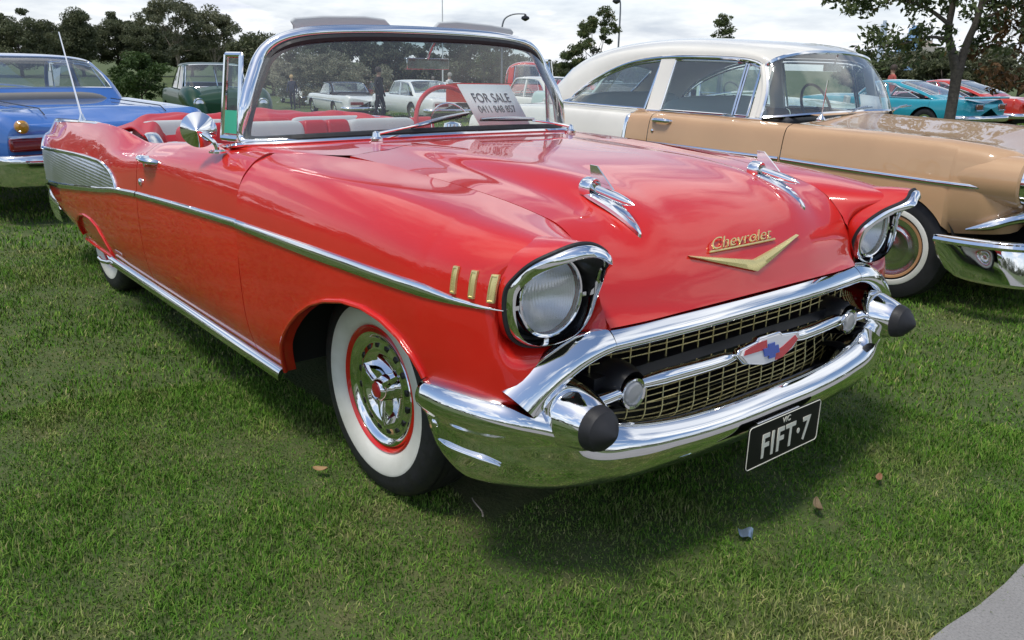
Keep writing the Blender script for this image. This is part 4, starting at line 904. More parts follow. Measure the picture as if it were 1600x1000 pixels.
# ---- tan and cream two-door sedan
M['tan'] = paint('tan_lacquer', (.56,.345,.185)); M['cream'] = paint('cream_lacquer', (.80,.77,.68))
tan = thing('two_door_sedan', 'tan two-door sedan with cream roof and rear quarter, parked beside the red convertible', 'car', (-.2,3.59,0))
TS = dict(w=[(.56,.80),(.53,.86),(.45,.90),(.2,.92),(-1,.925),(-3,.92),(-3.7,.88),(-4.2,.80)], zl=[(.56,.46),(.28,.43),(.27,.26),(-4.2,.26)],
  zb=[(.56,.86),(.52,.885),(.4,.908),(.2,.925),(-.2,.938),(-.8,.944),(-1.8,.955),(-2.0,.952),(-2.15,.946),(-2.4,.950),(-3,.956),(-3.6,.93),(-4.2,.82)],
  zc=[(.56,.90),(.48,.935),(.3,.965),(-.1,.985),(-.7,1.0),(-3.3,.98),(-3.7,.96),(-4.0,.90),(-4.2,.83)], ax=(0,-2.72), ar=.315, az=.31, tum=.02, ridge=.012, capd=.06,
  E=[(-1.12,.645,1.285),(-1.25,.660,1.335),(-1.62,.665,1.350),(-2.0,.665,1.343),(-2.34,.66,1.295),(-2.66,.665,1.18),(-2.84,.685,1.07),(-2.96,.70,.98),(-3.2,.69,.955),(-3.42,.56,.955)],
  C=[(-1.02,0,1.385),(-1.25,0,1.448),(-1.75,0,1.478),(-2.15,0,1.480),(-2.56,0,1.450),(-2.88,0,1.395),(-3.08,0,1.32),(-3.24,0,1.20),(-3.37,0,1.06),(-3.46,0,.965)],
  rw=(42,55,15), wb=[(-.74,0,1.004),(-.765,.35,.998),(-.84,.58,.986),(-.93,.71,.972),(-1.03,.775,.962)], wy=[(-.9,.80),(-2.0,.805),(-3,.80)], wz=[(-.9,.968),(-1.9,.972),(-2.3,.975),(-2.9,.985)],
  win=[(-1.115,-1.215,-1.145,-1.235),(-1.235,-1.855,-1.255,-1.855),(-2.01,-2.90,-1.99,-2.86)], pil=[(-1.07,-1.10,.07),(-1.935,-1.925,.13)], drip=.78, sq=.62, sq2=.85)
body_piece(tan, 'front_body', M['tan'], TS, .56, -.762, True, cap0=True, n=60)
td = body_piece(tan, 'door', M['tan'], TS, -.768, -1.872, False)
body_piece(tan, 'quarter_panel', M['tan'], TS, -1.878, -2.10, False, n=8)
body_piece(tan, 'quarter_panel', M['cream'], TS, -2.10, -3.30, False, n=40)
body_piece(tan, 'rear_body', M['cream'], TS, -3.30, -4.2, True, cap1=True)
greenhouse(tan, TS, M['cream'], M['chrome'])
def tan_y(x, z): s = car_section(TS, x, False, 60); return float(np.interp(z, s[:, 2], s[:, 1]))
for sy in (-1, 1):
    mb = MB(sy); xs = np.linspace(.505, -.755, 40); zt = np.interp(xs, [-.76,-.4,.17,.515], [.731,.718,.702,.698]); p = np.array([(x, tan_y(x, z), z) for x, z in zip(xs, zt)])
    sweep_strip(mb, p, np.tile([0,1.,0], (40,1)), np.tile([0,0,1.], (40,1)), np.interp(xs, [-.76,.40,.515], [.016,.013,.002]), np.full(40,.010)); mb.build('side_moulding', M['chrome'], tan)
    mb = MB(sy); xs = np.linspace(-.775, -1.868, 40); zt = np.interp(xs, [-1.9,-.76], [.742,.731]); p = np.array([(x, tan_y(x, z), z) for x, z in zip(xs, zt)])
    sweep_strip(mb, p, np.tile([0,1.,0], (40,1)), np.tile([0,0,1.], (40,1)), np.full(40,.016), np.full(40,.010)); mb.build('side_moulding', M['chrome'], td)
    zs = np.linspace(.46, .945, 24); p = np.array([(-2.10 - .03*(.945 - z), tan_y(-2.1, z), z) for z in zs]); mb = MB(sy)
    sweep_strip(mb, p, np.tile([0,1.,0], (24,1)), np.tile([1.,0,0], (24,1)), np.full(24,.017), np.full(24,.008)); mb.build('divider_moulding', M['chrome'], tan)
    xs = np.linspace(-1.0, -2.95, 50); p = np.array([(x, tab(TS,'w',x)*.86, tab(TS,'zb',x) + .008) for x in xs]); mb = MB(sy); mb.tube(p, .011, 6, squash=.8); mb.build('belt_moulding', M['chrome'], tan)
    y = tan_y(-1.79, .905); mb = MB(sy); mb.tube(curve([(-1.84,y-.01,.903),(-1.82,y+.028,.906),(-1.76,y+.036,.908),(-1.70,y+.030,.906),(-1.675,y-.005,.904)], 14), np.interp(np.arange(14),[0,3,10,13],[.014,.016,.015,.008]), 8); mb.build('handle', M['chrome'], td)
    y = tan_y(-1.83, .83); mb = MB(sy); mb.lathe([(y-.005,.014),(y+.006,.013),(y+.009,.001)], (-1.83,0,.83), 'y', 14); mb.build('lock', M['chrome'], td)
    # headlight in a hooded bright ring, wing of the grille
    c = (0,.785,.735); mb = MB(sy); mb.lathe([(.53,.112),(.635,.110),(.652,.102),(.645,.092)], c, 'x', 30); hl = mb.build('headlight', M['chrome'], tan)
    mb = MB(sy); mb.lathe([(.642,.094),(.662,.06),(.668,.0005)], c, 'x', 26); mb.build('lens', M['reflector'], hl)
    mb = MB(sy); mb.lathe([(-.25,.03),(0,.085),(.25,.118),(.45,.134),(.605,.130),(.615,.115)], c, 'x', 28); mb.build('lamp_hood', M['tan'], tan)
    mb = MB(sy); mb.tube(curve([(.40,.91,.475),(.50,.875,.51),(.57,.82,.545),(.62,.74,.56)], 14), np.interp(np.arange(14),[0,5,13],[.006,.034,.038]), 10, squash=.9); mb.build('grille_wing', M['chrome'], tan)
TB = np.array([[(.265,.945,.432),(.265,.958,.415),(.29,.945,.33),(.34,.93,.25)],[(.42,.94,.435),(.43,.955,.415),(.45,.95,.32),(.47,.93,.22)],[(.62,.90,.44),(.645,.92,.42),(.66,.915,.32),(.66,.895,.215)],[(.76,.75,.44),(.79,.765,.42),(.80,.76,.32),(.79,.745,.215)],[(.82,.4,.44),(.86,.4,.42),(.87,.4,.32),(.85,.4,.215)],[(.84,0,.44),(.88,0,.42),(.89,0,.32),(.87,0,.215)]])
TB[1, 2:, 1] += [.012, .030]; TB[2, 2:, :2] += [[.012,.012],[.035,.03]]; TB[3:, 2:, 0] += [.018, .050]
TBF = np.concatenate([TB*[1,-1,1], TB[:-1][::-1]], 0); tb_ = np.swapaxes(hermite(np.arange(4.), np.swapaxes(hermite(np.arange(11.), TBF, np.linspace(0,10,90)), 0, 1), np.linspace(0,3,20)), 0, 1)
mb = MB(); mb.grid(tb_); tbo = mb.build('front_bumper', M['chrome'], tan, solid=.004)
mb = MB(); p = np.concatenate([curve(TB[:, 1]*[1,-1,1], 40), curve(TB[:, 1], 40)[::-1][1:]])+[.004,0,-.004]; mb.tube(p, .020, 8); mb.build('bumper_lip', M['chrome'], tbo)
mb = MB(); 
for k in range(14): mb.box((.70, 0, .48 + .012*k), (.02, 1.3, .004))
mb.build('grille', M['chrome'], tan); mb = MB(); mb.box((.64,0,.55), (.04,1.4,.24)); mb.build('grille_cavity', M['black'], tan)
w0 = gwheel(tan, (0,-.815,.308), .308, .16, -1, ring=M['redring'], white=(.72,.63), cs=.94, cap='chrome_old')
for x, s in ((0,1),(-2.72,-1),(-2.72,1)): gwheel(tan, (x, .815*s if x == 0 else .79*s, .308), .308, .16, s, template=w0)
wells(tan, TS, .90); dark_floor(tan, .6, -3.9, .56)
M['aqua_trim'] = mat('pale_aqua_trim', (.36,.45,.43), .5)
seats(tan, (-1.95,-2.85), M['aqua_trim'], .62, .78); wheel_ring(tan, (-1.32,.36,.99))
mb = MB(); mb.box((-.98,0,.92), (.22,1.4,.10)); mb.build('dashboard', M['cabin'], tan, bevel=.02)
mb = MB(); mb.lathe([(0,.03),(.006,.03),(.03,.010),(.04,.006)], (-.62,-.74,.972), 'z', 14); mb.tube([(-.62,-.74,1.0),(-.605,-.74,1.21)], .0035, 6); mb.build('aerial', M['chrome'], tan)
mb = MB(); mb.tube(curve([(-.99,.0,1.372),(-1.0,0,1.33),(-1.01,0,1.30)],5), .005, 6); mb.box((-1.02,0,1.285), (.02,.20,.05)); mb.build('rear_view_mirror', M['chrome_old'], tan)
for y0 in (-.20,.36):
    mb = MB(); mb.tube([(-.72,y0,1.005),(-.745,y0+.13,1.028),(-.76,y0+.26,1.035)], .006, 6); mb.tube([(-.74,y0+.02,1.02),(-.765,y0+.34,1.03)], .005, 5); mb.build('wiper', M['chrome_old'], tan)
note = thing('dashboard_note', 'small white paper notice propped inside the windscreen of the tan sedan', 'paper', (-1.16,4.05,1.0))
mb = MB(); mb.add([(.0,-.10,.0),(.06,.10,-.02),(-.02,.16,.085),(-.07,-.03,.105)], [(0,1,2,3)]); mb.build('sheet', M['paper'], note, solid=.001)

# ---- generic car from one table, used for the cars farther back
def sedan(name, label, cat, loc, heading, pm, group=None, roofm=None, L=4.8, wb=2.85, W=.90, H=1.40, fo=.85, zb=.90, hood=.93, deckz=.90, cowl=1.35, rearx=3.55, roof0=1.75, roof1=2.95, cap='chrome', r=.32, pillars=1, wagon=False, soft=None, front='round', tail='bar', fin=0.0, seatm=None, detail=True):
    o = thing(name, label, cat, (loc[0], loc[1], gz(loc[0])), R(heading), group)
    xf, xr = fo, fo - L
    S = dict(w=[(xf,W*.82),(xf-.12,W*.95),(xf-.5,W),(xr+.6,W),(xr+.12,W*.95),(xr,W*.85)], zl=[(xf,.42),(xf-.3,.30),(xr+.5,.30),(xr,.40)],
      zb=[(xf,zb-.14),(xf-.12,zb-.05),(xf-.6,zb-.01),(fo-cowl,zb),(fo-rearx,zb+.005),(xr+.5,deckz+fin*.6),(xr+.1,deckz-.01+fin),(xr,deckz-.10+fin)],
      zc=[(xf,hood-.16),(xf-.15,hood-.05),(xf-.5,hood),(fo-cowl+.1,hood+.03),(fo-rearx,deckz+.03),(xr+.3,deckz+.01),(xr,deckz-.10)], ax=(0,-wb), ar=r+.045, az=r, tum=.03, capd=.07)
    c, rx = fo - cowl, fo - rearx; a, b = fo - roof0, fo - roof1
    S['E'] = [(a-.05,W*.70,H-.075),(a-.25,W*.72,H-.055),((a+b)/2,W*.73,H-.05),(b+.05,W*.73,H-.075),(b-.15 if not wagon else b-.05,W*.74,H-.16),((b+rx)/2-.05,W*.78,(H+zb)/2-.05),(rx+.12,W*.82,zb+.05),(rx-.04,W*.80,zb-.06)]
    S['C'] = [(a,0,H-.03),(a-.25,0,H),((a+b)/2,0,H+.01),(b+.02,0,H-.005),(b-.18 if not wagon else b-.08,0,H-.05),((b+rx)/2-.12,0,(H+zb)/2+.03),(rx-.05,0,zb+.06),(rx-.14,0,zb-.06)]
    S['rw'] = (30, 48, 9); S['wb'] = [(c+.06,0,zb+.09),(c+.03,W*.4,zb+.08),(c-.05,W*.65,zb+.05),(c-.16,W*.80,zb+.01)]
    S['wy'] = [(5,W*.84),(-5,W*.84)]; S['wz'] = [(5,zb+.025),(-5,zb+.025)]
    f0, f1 = c-.24, rx+.30; n = pillars + 1; cuts = np.linspace(f0, f1, n+1); tcut = np.linspace(a-.10, b-.02, n+1)
    S['win'] = [(cuts[i]-.03, cuts[i+1]+.03, tcut[i]-.03, tcut[i+1]+.03) for i in range(n)]; S['pil'] = [(cuts[i], tcut[i], .07) for i in range(1, n)]
    body_piece(o, 'front_body', pm, S, xf, c-.10, True, cap0=True, n=28); body_piece(o, 'door_panel', pm, S, c-.104, rx, False, n=26); body_piece(o, 'rear_body', pm, S, rx-.004, xr, True, cap1=True, n=26)
    if soft != 'open': greenhouse(o, S, soft or roofm or pm, M['chrome'] if detail else None, .007)
    w_ = gwheel(o, (0,-(W-.13),r), r, .18, -1, cap=cap)
    for x, s in ((0,1),(-wb,-1),(-wb,1)): gwheel(o, (x, (W-.13)*s, r), r, .18, s, template=w_)
    wells(o, S, W-.02); dark_floor(o, xf-.2, xr+.2, W*.62, .32)
    seats(o, (c-1.15, c-2.0), seatm or M['cabin'], W*.66, .70); wheel_ring(o, (c-.45, .36, zb+.02))
    mb = MB(); mb.box((c-.25,0,zb-.02), (.25,W*1.5,.10)); mb.build('dashboard', M['cabin'], o)
    for xx, nm, s in ((xf+.05,'front_bumper',1), (xr-.06,'rear_bumper',-1)):
        mb = MB(); p = curve([(xx-s*.35,W*1.0,.47),(xx-s*.10,W*.97,.47),(xx+s*.02,W*.80,.47),(xx+s*.05,W*.4,.47),(xx+s*.06,0,.47),(xx+s*.05,-W*.4,.47),(xx+s*.02,-W*.8,.47),(xx-s*.10,-W*.97,.47),(xx-s*.35,-W,.47)], 36); mb.tube(p, .075, 10, squash=1.0); mb.build(nm, M['chrome'], o)
    for sy in (-1, 1):
        if front == 'round':
            mb = MB(sy); mb.lathe([(xf-.05,.10),(xf+.035,.095),(xf+.04,.08)], (0,W*.70,zb-.22), 'x', 20); h = mb.build('headlight', M['chrome'], o); mb = MB(sy); mb.lathe([(xf+.03,.082),(xf+.05,.05),(xf+.055,.0005)], (0,W*.70,zb-.22), 'x', 18); mb.build('lens', M['reflector'], h)
        if tail == 'bar':
            mb = MB(sy); mb.box((xr-.045,W*.52,deckz-.24), (.05,W*.52,.11)); t = mb.build('tail_lamp', M['tail'], o, bevel=.015)
        elif tail == 'round':
            for k in (.42,.58,.74): mb = MB(sy); mb.lathe([(xr-.08,.0005),(xr-.07,.04),(xr-.03,.05)], (0,W*k,deckz-.20), 'x', 16); mb.build('tail_lamp', M['tail'], o)
        elif tail == 'square':
            mb = MB(sy); mb.box((xr-.05,W*.55,deckz-.17), (.04,.30,.12)); t = mb.build('tail_lamp', M['tail'], o, bevel=.02); ring_tube(t, 'surround', [(xr-.075,sy*(W*.55+a_),deckz-.17+b_) for a_, b_ in ((-.16,-.07),(.16,-.07),(.16,.07),(-.16,.07))], .010, M['chrome'])
    o['_S'] = 1; del o['_S']
    return o, S
# ------------------------------------------------------------------ terrain, path, lawn
def spot(az, D): return (CAM.x + D*math.cos(R(az)), CAM.y + D*math.sin(R(az)))
M['soil'] = mat('lawn_soil', (.05,.07,.025), .95); t = NT(M['soil'])
n1_ = t.noise(.55, 5, .6, 'Object'); n2_ = t.noise(9, 6, .65, 'Object'); n3_ = t.noise(70, 4, .6, 'Object')
c1 = t.ramp(n1_, [(.36, (.06,.105,.02)), (.52, (.085,.125,.028)), (.66, (.17,.155,.06))])
c2 = t.ramp(n2_, [(.30, (.035,.06,.014)), (.50, (.08,.125,.028)), (.72, (.19,.17,.075))])
t.base(t.mixc(.35, t.mixc(.55, c1, c2), t.ramp(n3_, [(.3, (.02,.034,.01)), (.7, (.10,.12,.04))]))); t.bump(n3_, .6, .02)
mb = MB(); xs = np.unique(np.concatenate([np.linspace(-60,14,75), [-900,-400,-200,-120,-80,1.40,40,100,300,900]])); ys = np.array([-900,-300,-100,-40,-20,-10,-4,0,4,10,20,40,100,300,900.])
mb.grid(np.array([[(x, y, gz(x)) for y in ys] for x in xs]), flip=True); struct(mb.build('lawn', M['soil'], smooth=True))
M['path'] = mat('path_concrete', (.34,.33,.31), .9); t = NT(M['path'])
t.base(t.mixc(.5, t.ramp(t.noise(3, 6), [(.3,(.20,.195,.185)),(.7,(.30,.29,.275))]), t.ramp(t.noise(160, 4, .7), [(.33,(.12,.12,.115)),(.48,(.27,.26,.25)),(.7,(.36,.35,.33))]))); t.bump(t.noise(160, 5, .7), .35, .004)
mb = MB(); edge_y = np.linspace(-30, 30, 400); ex = 1.405 + .010*np.sin(edge_y*3.1) + .006*np.sin(edge_y*11.3)
mb.grid(np.stack([np.stack([ex, edge_y, np.full(400,-.010)], -1), np.stack([ex+.006, edge_y, np.full(400,.012)], -1), np.stack([np.full(400, 3.9), edge_y, np.full(400,.012)], -1), np.stack([np.full(400, 3.91), edge_y, np.full(400,-.01)], -1)], 1), flip=True)
struct(mb.build('path', M['path']))
# blades
M['blade'] = mat('grass_blade', (.07,.11,.03), .75, spec=.06); t = NT(M['blade'])
gi = t.add('ShaderNodeNewGeometry'); rnd = t.ramp(gi.outputs['Random Per Island'], [(0,(.052,.132,.015)),(.35,(.088,.200,.025)),(.62,(.130,.245,.038)),(.90,(.17,.235,.055)),(.97,(.27,.27,.11)),(1,(.36,.33,.17))])
pat = t.ramp(t.noise(1.1, 6, .62, 'Object'), [(.50,(0,0,0)),(.74,(1,1,1))]); dry = t.ramp(gi.outputs['Random Per Island'], [(0,(.11,.155,.03)),(.40,(.19,.20,.07)),(.62,(.30,.27,.12)),(1,(.44,.38,.21))])
mott = t.ramp(t.noise(7.5, 5, .6, 'Object'), [(.30,(.68,.74,.66)),(.52,(1.1,1.1,1.1)),(.72,(1.35,1.28,1.15))]); mot2 = t.ramp(t.noise(26, 3, .6, 'Object'), [(.32,(.75,.80,.72)),(.6,(1.15,1.15,1.1))])
t.base(t.mixc(1.0, t.mixc(1.0, t.mixc(pat, rnd, dry), mott, 'MULTIPLY'), mot2, 'MULTIPLY'))
def blades(N, area, ln, wd, seed, lean=.8, fade=None):
    g = np.random.default_rng(seed); x = g.uniform(area[0], area[1], N); y = g.uniform(area[2], area[3], N)
    nz = np.sin(x*5.1+1.3*np.sin(y*3.7))*np.sin(y*4.3+1.1*np.sin(x*2.9)) + .6*np.sin(x*13.7+y*9.1)*np.sin(y*15.3-x*4.1)
    keep = g.uniform(0, 1, N) < .88 + .14*nz
    keep &= x < 1.425 + .02*g.standard_normal(N)
    if fade is not None: keep &= fade(x, y, g)
    x, y, nz = x[keep], y[keep], nz[keep]; n = len(x); z = np.array([gz(a) for a in x]) if area[0] < -3.2 else np.zeros(n)
    L = g.uniform(ln[0], ln[1], n)*(1 + .35*nz); th = g.uniform(0, 2*np.pi, n); le = np.abs(g.normal(.55, .4, n))*lean; fa = th + g.normal(0, .5, n)
    d = np.stack([np.cos(th), np.sin(th), np.zeros(n)], -1); s = np.stack([-np.sin(fa), np.cos(fa), np.zeros(n)], -1); w = g.uniform(wd[0], wd[1], n)[:, None]/2
    b = np.stack([x, y, z-.004], -1); m = b + d*(L*.42*np.sin(le*.7))[:, None] + np.stack([0*L,0*L,L*.55*np.cos(le*.6)], -1); tip = b + d*(L*np.sin(np.minimum(le*1.25,1.5)))[:, None] + np.stack([0*L,0*L,np.maximum(L*np.cos(np.minimum(le,1.45)),.006)], -1)
    V = np.stack([b - s*w, b + s*w, m + s*w*.85, m - s*w*.85, tip], 1).reshape(-1, 3)
    return V
def blade_mesh(name, Vs):
    V = np.concatenate(Vs); n = len(V)//5; me = bpy.data.meshes.new(name); me.vertices.add(len(V)); me.vertices.foreach_set('co', V.ravel())
    i = np.arange(n)*5; q = np.stack([i,i+1,i+2,i+3], -1); tr = np.stack([i+3,i+2,i+4], -1)
    loops = np.concatenate([np.concatenate([q, tr], 1).ravel()]); me.loops.add(len(loops)); me.loops.foreach_set('vertex_index', loops)
    st = np.stack([np.arange(n)*7, np.arange(n)*7+4], -1).ravel(); tot = np.tile([4,3], n); me.polygons.add(2*n); me.polygons.foreach_set('loop_start', st); me.polygons.foreach_set('loop_total', tot)
    me.materials.append(M['blade']); me.update(calc_edges=True); me.validate()
    o = bpy.data.objects.new(name, me); COL.objects.link(o); return o
cx, cy = CAM.x, CAM.y
def near(r0, r1): return lambda x, y, g: (np.hypot(x-cx, y-cy) >= r0) & (np.hypot(x-cx, y-cy) < r1) & (((x-cx)*_f.x + (y-cy)*_f.y) > -.3) & (np.abs((x-cx)*_r.x + (y-cy)*_r.y) < .95*((x-cx)*_f.x + (y-cy)*_f.y) + 1.4)
def nearcar(f): return lambda x, y, g: f(x, y, g) & ~((np.abs(y) < .62) & (x < .35) & (x > -3.6))
V = [blades(520000, (-1.7,1.45,-2.9,2.6), (.010,.025), (.0022,.0042), 1, fade=nearcar(near(0, 3.4))), blades(8000, (-1.7,1.45,-2.9,2.6), (.03,.06), (.0016,.003), 5, 2.2, fade=nearcar(near(0, 3.4))),
     blades(430000, (-5.2,1.45,-3.4,6.0), (.014,.032), (.0035,.0065), 2, fade=nearcar(near(3.3, 6.5))),
     blades(240000, (-13,1.4,-3.5,13), (.022,.045), (.007,.013), 3, fade=near(6.4, 14)), blades(120000, (-34,0,-4,32), (.04,.07), (.02,.04), 4, fade=near(13.5, 38))]
lg = blade_mesh('lawn_grass', V); struct(lg, 'stuff'); lg['label'] = 'short patchy green lawn grass under the cars'; lg['category'] = 'grass'
# ------------------------------------------------------------------ trees and shrubs
def leaf_mat(name, dark, mid, lite, autumn=None):
    m = mat(name, mid, .55, spec=.3); t = NT(m); g = t.add('ShaderNodeNewGeometry')
    st = [(0, dark), (.5, mid), (.93, lite)] + ([(1, autumn)] if autumn else [])
    c = t.ramp(g.outputs['Random Per Island'], st); c = t.mixc(.45, c, t.ramp(t.noise(.8, 3), [(.35, dark), (.65, lite)])); t.base(c)
    tr = t.add('ShaderNodeBsdfTranslucent'); t.l.new(c, tr.inputs[0]); mx = t.add('ShaderNodeMixShader'); mx.inputs[0].default_value = .3
    out = t.n['Material Output']; t.l.new(t.b.outputs[0], mx.inputs[1]); t.l.new(tr.outputs[0], mx.inputs[2]); t.l.new(mx.outputs[0], out.inputs['Surface'])
    return m
M['leaf_dark'] = leaf_mat('dark_evergreen_leaf', (.045,.060,.028), (.095,.115,.055), (.19,.20,.105))
M['leaf_olive'] = leaf_mat('olive_gum_leaf', (.062,.075,.042), (.13,.145,.078), (.25,.25,.15))
M['leaf_green'] = leaf_mat('green_leaf', (.030,.060,.014), (.055,.100,.024), (.10,.15,.045))
M['leaf_plane'] = leaf_mat('plane_leaf', (.042,.066,.024), (.09,.128,.042), (.18,.21,.085), (.26,.12,.04))
M['leaf_brown'] = leaf_mat('autumn_leaf', (.07,.030,.012), (.14,.065,.025), (.20,.12,.05))
M['leaf_pale'] = leaf_mat('pale_plume_leaf', (.14,.15,.09), (.24,.24,.15), (.36,.34,.24))
M['bark'] = mat('bark', (.12,.095,.075), .9); t = NT(M['bark']); t.base(t.ramp(t.noise(14, 6, .7), [(.3,(.055,.045,.038)),(.7,(.17,.14,.115))])); t.bump(t.noise(30, 5, .7), .6, .02)
M['bark_pale'] = mat('pale_bark', (.30,.25,.20), .85); t = NT(M['bark_pale']); t.base(t.ramp(t.noise(6, 5, .7), [(.3,(.16,.12,.09)),(.7,(.38,.33,.27))]))
def leaves(cl, rad, n, size, g, flat=.6, aspect=1.6):
    'n leaf quads round every cluster centre cl'
    k = len(cl); c = np.repeat(cl, n, 0); r = np.repeat(rad, n)
    d = g.standard_normal((k*n, 3)); d /= np.linalg.norm(d, axis=1)[:, None]; d *= (g.uniform(0, 1, k*n) ** .45)[:, None]; d[:, 2] *= flat; p = c + d*r[:, None]
    u = g.standard_normal((k*n, 3)); u /= np.linalg.norm(u, axis=1)[:, None]; w = np.cross(u, g.standard_normal((k*n, 3))); w /= np.linalg.norm(w, axis=1)[:, None]
    s = (g.uniform(.6, 1.3, k*n)*size)[:, None]; u *= s*aspect; w *= s
    return np.stack([p - u, p - w*.55, p + u, p + w*.55], 1).reshape(-1, 3)
def quad_mesh(name, V, m, parent):
    n = len(V)//4; me = bpy.data.meshes.new(name); me.vertices.add(len(V)); me.vertices.foreach_set('co', V.ravel()); me.loops.add(4*n); me.loops.foreach_set('vertex_index', np.arange(4*n))
    me.polygons.add(n); me.polygons.foreach_set('loop_start', np.arange(n)*4); me.polygons.foreach_set('loop_total', np.full(n, 4)); me.materials.append(m); me.update(calc_edges=True)
    o = bpy.data.objects.new(name, me); COL.objects.link(o); o.parent = parent; return o
def tree(name, label, pos, h, rx, z0, lm, seed, ncl=60, per=90, size=.12, trunk=.14, cr=.9, bark='bark', group=None, shape='round', lean=0.0, limbs=9, base=None):
    g = np.random.default_rng(seed); x, y = pos; o = thing(name, label, 'tree', (x, y, gz(x) if base is None else base), 0, group)
    zc, hz_ = (h + z0)/2, (h - z0)/2; d = g.standard_normal((ncl, 3)); d /= np.linalg.norm(d, axis=1)[:, None]; d *= (g.uniform(.25, 1, ncl) ** .5)[:, None]
    if shape == 'cone': sc = 1 - .65*(d[:, 2] + 1)/2; d[:, 0] *= sc; d[:, 1] *= sc
    if shape == 'umbrella': d[:, 2] = np.abs(d[:, 2])*1.0 - .2
    cl = np.stack([d[:, 0]*rx + lean*rx*d[:, 2], d[:, 1]*rx, zc + d[:, 2]*hz_], -1); rad = g.uniform(.55, 1.25, ncl)*cr
    quad_mesh('crown', leaves(cl, rad, per, size, g), M[lm], o)
    mb = MB(); top = np.array([lean*rx*.3, 0, z0 + hz_*1.1]); p = curve([(0,0,-.1), (g.normal(0,.04)*h*.3, g.normal(0,.04)*h*.3, z0*.6), top], 12); mb.tube(p, np.linspace(trunk, trunk*.3, 12), 9)
    for i in g.choice(ncl, min(limbs, ncl), replace=False):
        s = p[int(g.integers(4, 10))]; e = cl[i]; m_ = (s + e)/2 + [0, 0, -.06*np.linalg.norm(e - s)]; mb.tube(curve([s, m_, e], 8), np.linspace(trunk*.38, trunk*.07, 8), 6)
    mb.build('trunk', M[bark], o); return o
# far wood on the left
wood = [(172.5,128,8.2,5.2,'dark and wide, leftmost at the picture edge'),(170.2,120,7.6,4.8,'dark, second from the left picture edge'),(168.3,132,6.6,4.4,'dark and low, behind the aerial of the red car'),(167.0,126,7.9,1.7,'slim, its round top standing clear above the aerial'),(165.1,134,8.4,3.4,'dark, flat-topped and taller than its neighbours'),(163.4,130,7.0,3.6,'dark, beside the pale gum tree'),(161.0,135,5.6,3.8,'dark and low, under the gum tree branches'),(158.2,134,4.8,4.0,'low, right of the gum tree above the green car')]
for i, (a, D, h, r, lab) in enumerate(wood):
    tree('evergreen_tree', 'distant evergreen tree, ' + lab, spot(a, D), h, r, 1.2, 'leaf_dark', 40 + i, 90, 300, .115, .25, 1.05, group='trees of the wood behind the blue car', base=-1.5, limbs=6)
tree('gum_tree', 'tall pale-trunked gum tree with open crown behind the green car', spot(161.7, 98), 9.0, 3.6, 2.8, 'leaf_olive', 60, 60, 190, .11, .20, .85, 'bark_pale', base=-1.5, limbs=22)
tree('gum_tree', 'slimmer gum tree at the right of the tall gum tree', spot(159.6, 100), 8.3, 2.6, 2.6, 'leaf_olive', 61, 46, 190, .11, .15, .85, 'bark_pale', base=-1.5, limbs=16)
tree('leafy_bush', 'bright green bush between the blue car and the green car', spot(164.0, 52), 2.7, 1.6, .2, 'leaf_green', 62, 46, 150, .07, .08, .5, base=-1.4, limbs=5)
# behind the windscreen
for i, (a, D, h, r, lm, lab) in enumerate([(156.2,70,4.6,3.2,'leaf_dark','dark bushy tree behind the windscreen pillar of the red car'),(153.4,78,4.4,3.6,'leaf_olive','olive tree seen through the left part of the red windscreen'),(150.6,82,5.4,3.6,'leaf_dark','dark tree seen through the middle of the red windscreen'),(148.0,80,4.8,3.6,'leaf_olive','olive tree above the white finned car'),(145.4,84,5.2,3.8,'leaf_dark','dark tree behind the rear-view mirror of the red car'),(142.8,80,5.0,3.6,'leaf_dark','dark tree left of the red pickup'),(140.4,88,3.4,3.6,'leaf_olive','olive tree behind the cab of the red pickup'),(138.2,96,2.9,3.6,'leaf_dark','low dark tree right of the red pickup cab'),(135.6,98,2.9,4.0,'leaf_olive','low olive tree behind the twin young trees'),(132.6,104,2.7,4.2,'leaf_dark','low dark tree above the roof of the tan sedan')]):
    tree('background_tree', lab, spot(a, D), h, r, .4, lm, 80 + i, 56, 170, .12, .16, .85, group='trees beyond the car rows', base=-1.5, limbs=6)
for i, (a, D, h, lab) in enumerate([(154.6,50,2.9,'pale feathery shrub at the left, seen through the windscreen'),(152.6,49,3.1,'pale feathery shrub, tallest of those seen through the windscreen'),(150.4,51,2.7,'pale feathery shrub above the white finned car')]):
    o = tree('plume_shrub', lab, spot(a, D), h, 1.7, .3, 'leaf_pale', 100 + i, 40, 150, .055, .04, .45, group='pale shrubs behind the car rows', base=-1.5, limbs=5)
tree('young_tree', 'slender young tree, taller of the two left of the tan sedan roof', spot(135.3, 46), 5.6, 1.25, 1.6, 'leaf_plane', 110, 46, 150, .06, .07, .36, base=-1.3, limbs=14)
tree('young_tree', 'slender young tree, shorter of the two left of the tan sedan roof', spot(136.7, 47), 3.7, .75, 1.2, 'leaf_plane', 111, 24, 150, .06, .05, .34, base=-1.3, limbs=8)
tree('young_tree', 'small treetop showing over the windscreen of the red car', spot(142.5, 60), 4.6, .7, 2.0, 'leaf_plane', 112, 22, 70, .07, .05, .30, base=-1.4, limbs=8)
tree('young_tree', 'small treetop showing over the roof of the tan sedan', spot(127.2, 50), 5.3, .55, 2.2, 'leaf_plane', 113, 30, 90, .06, .05, .30, base=-1.0, limbs=8)
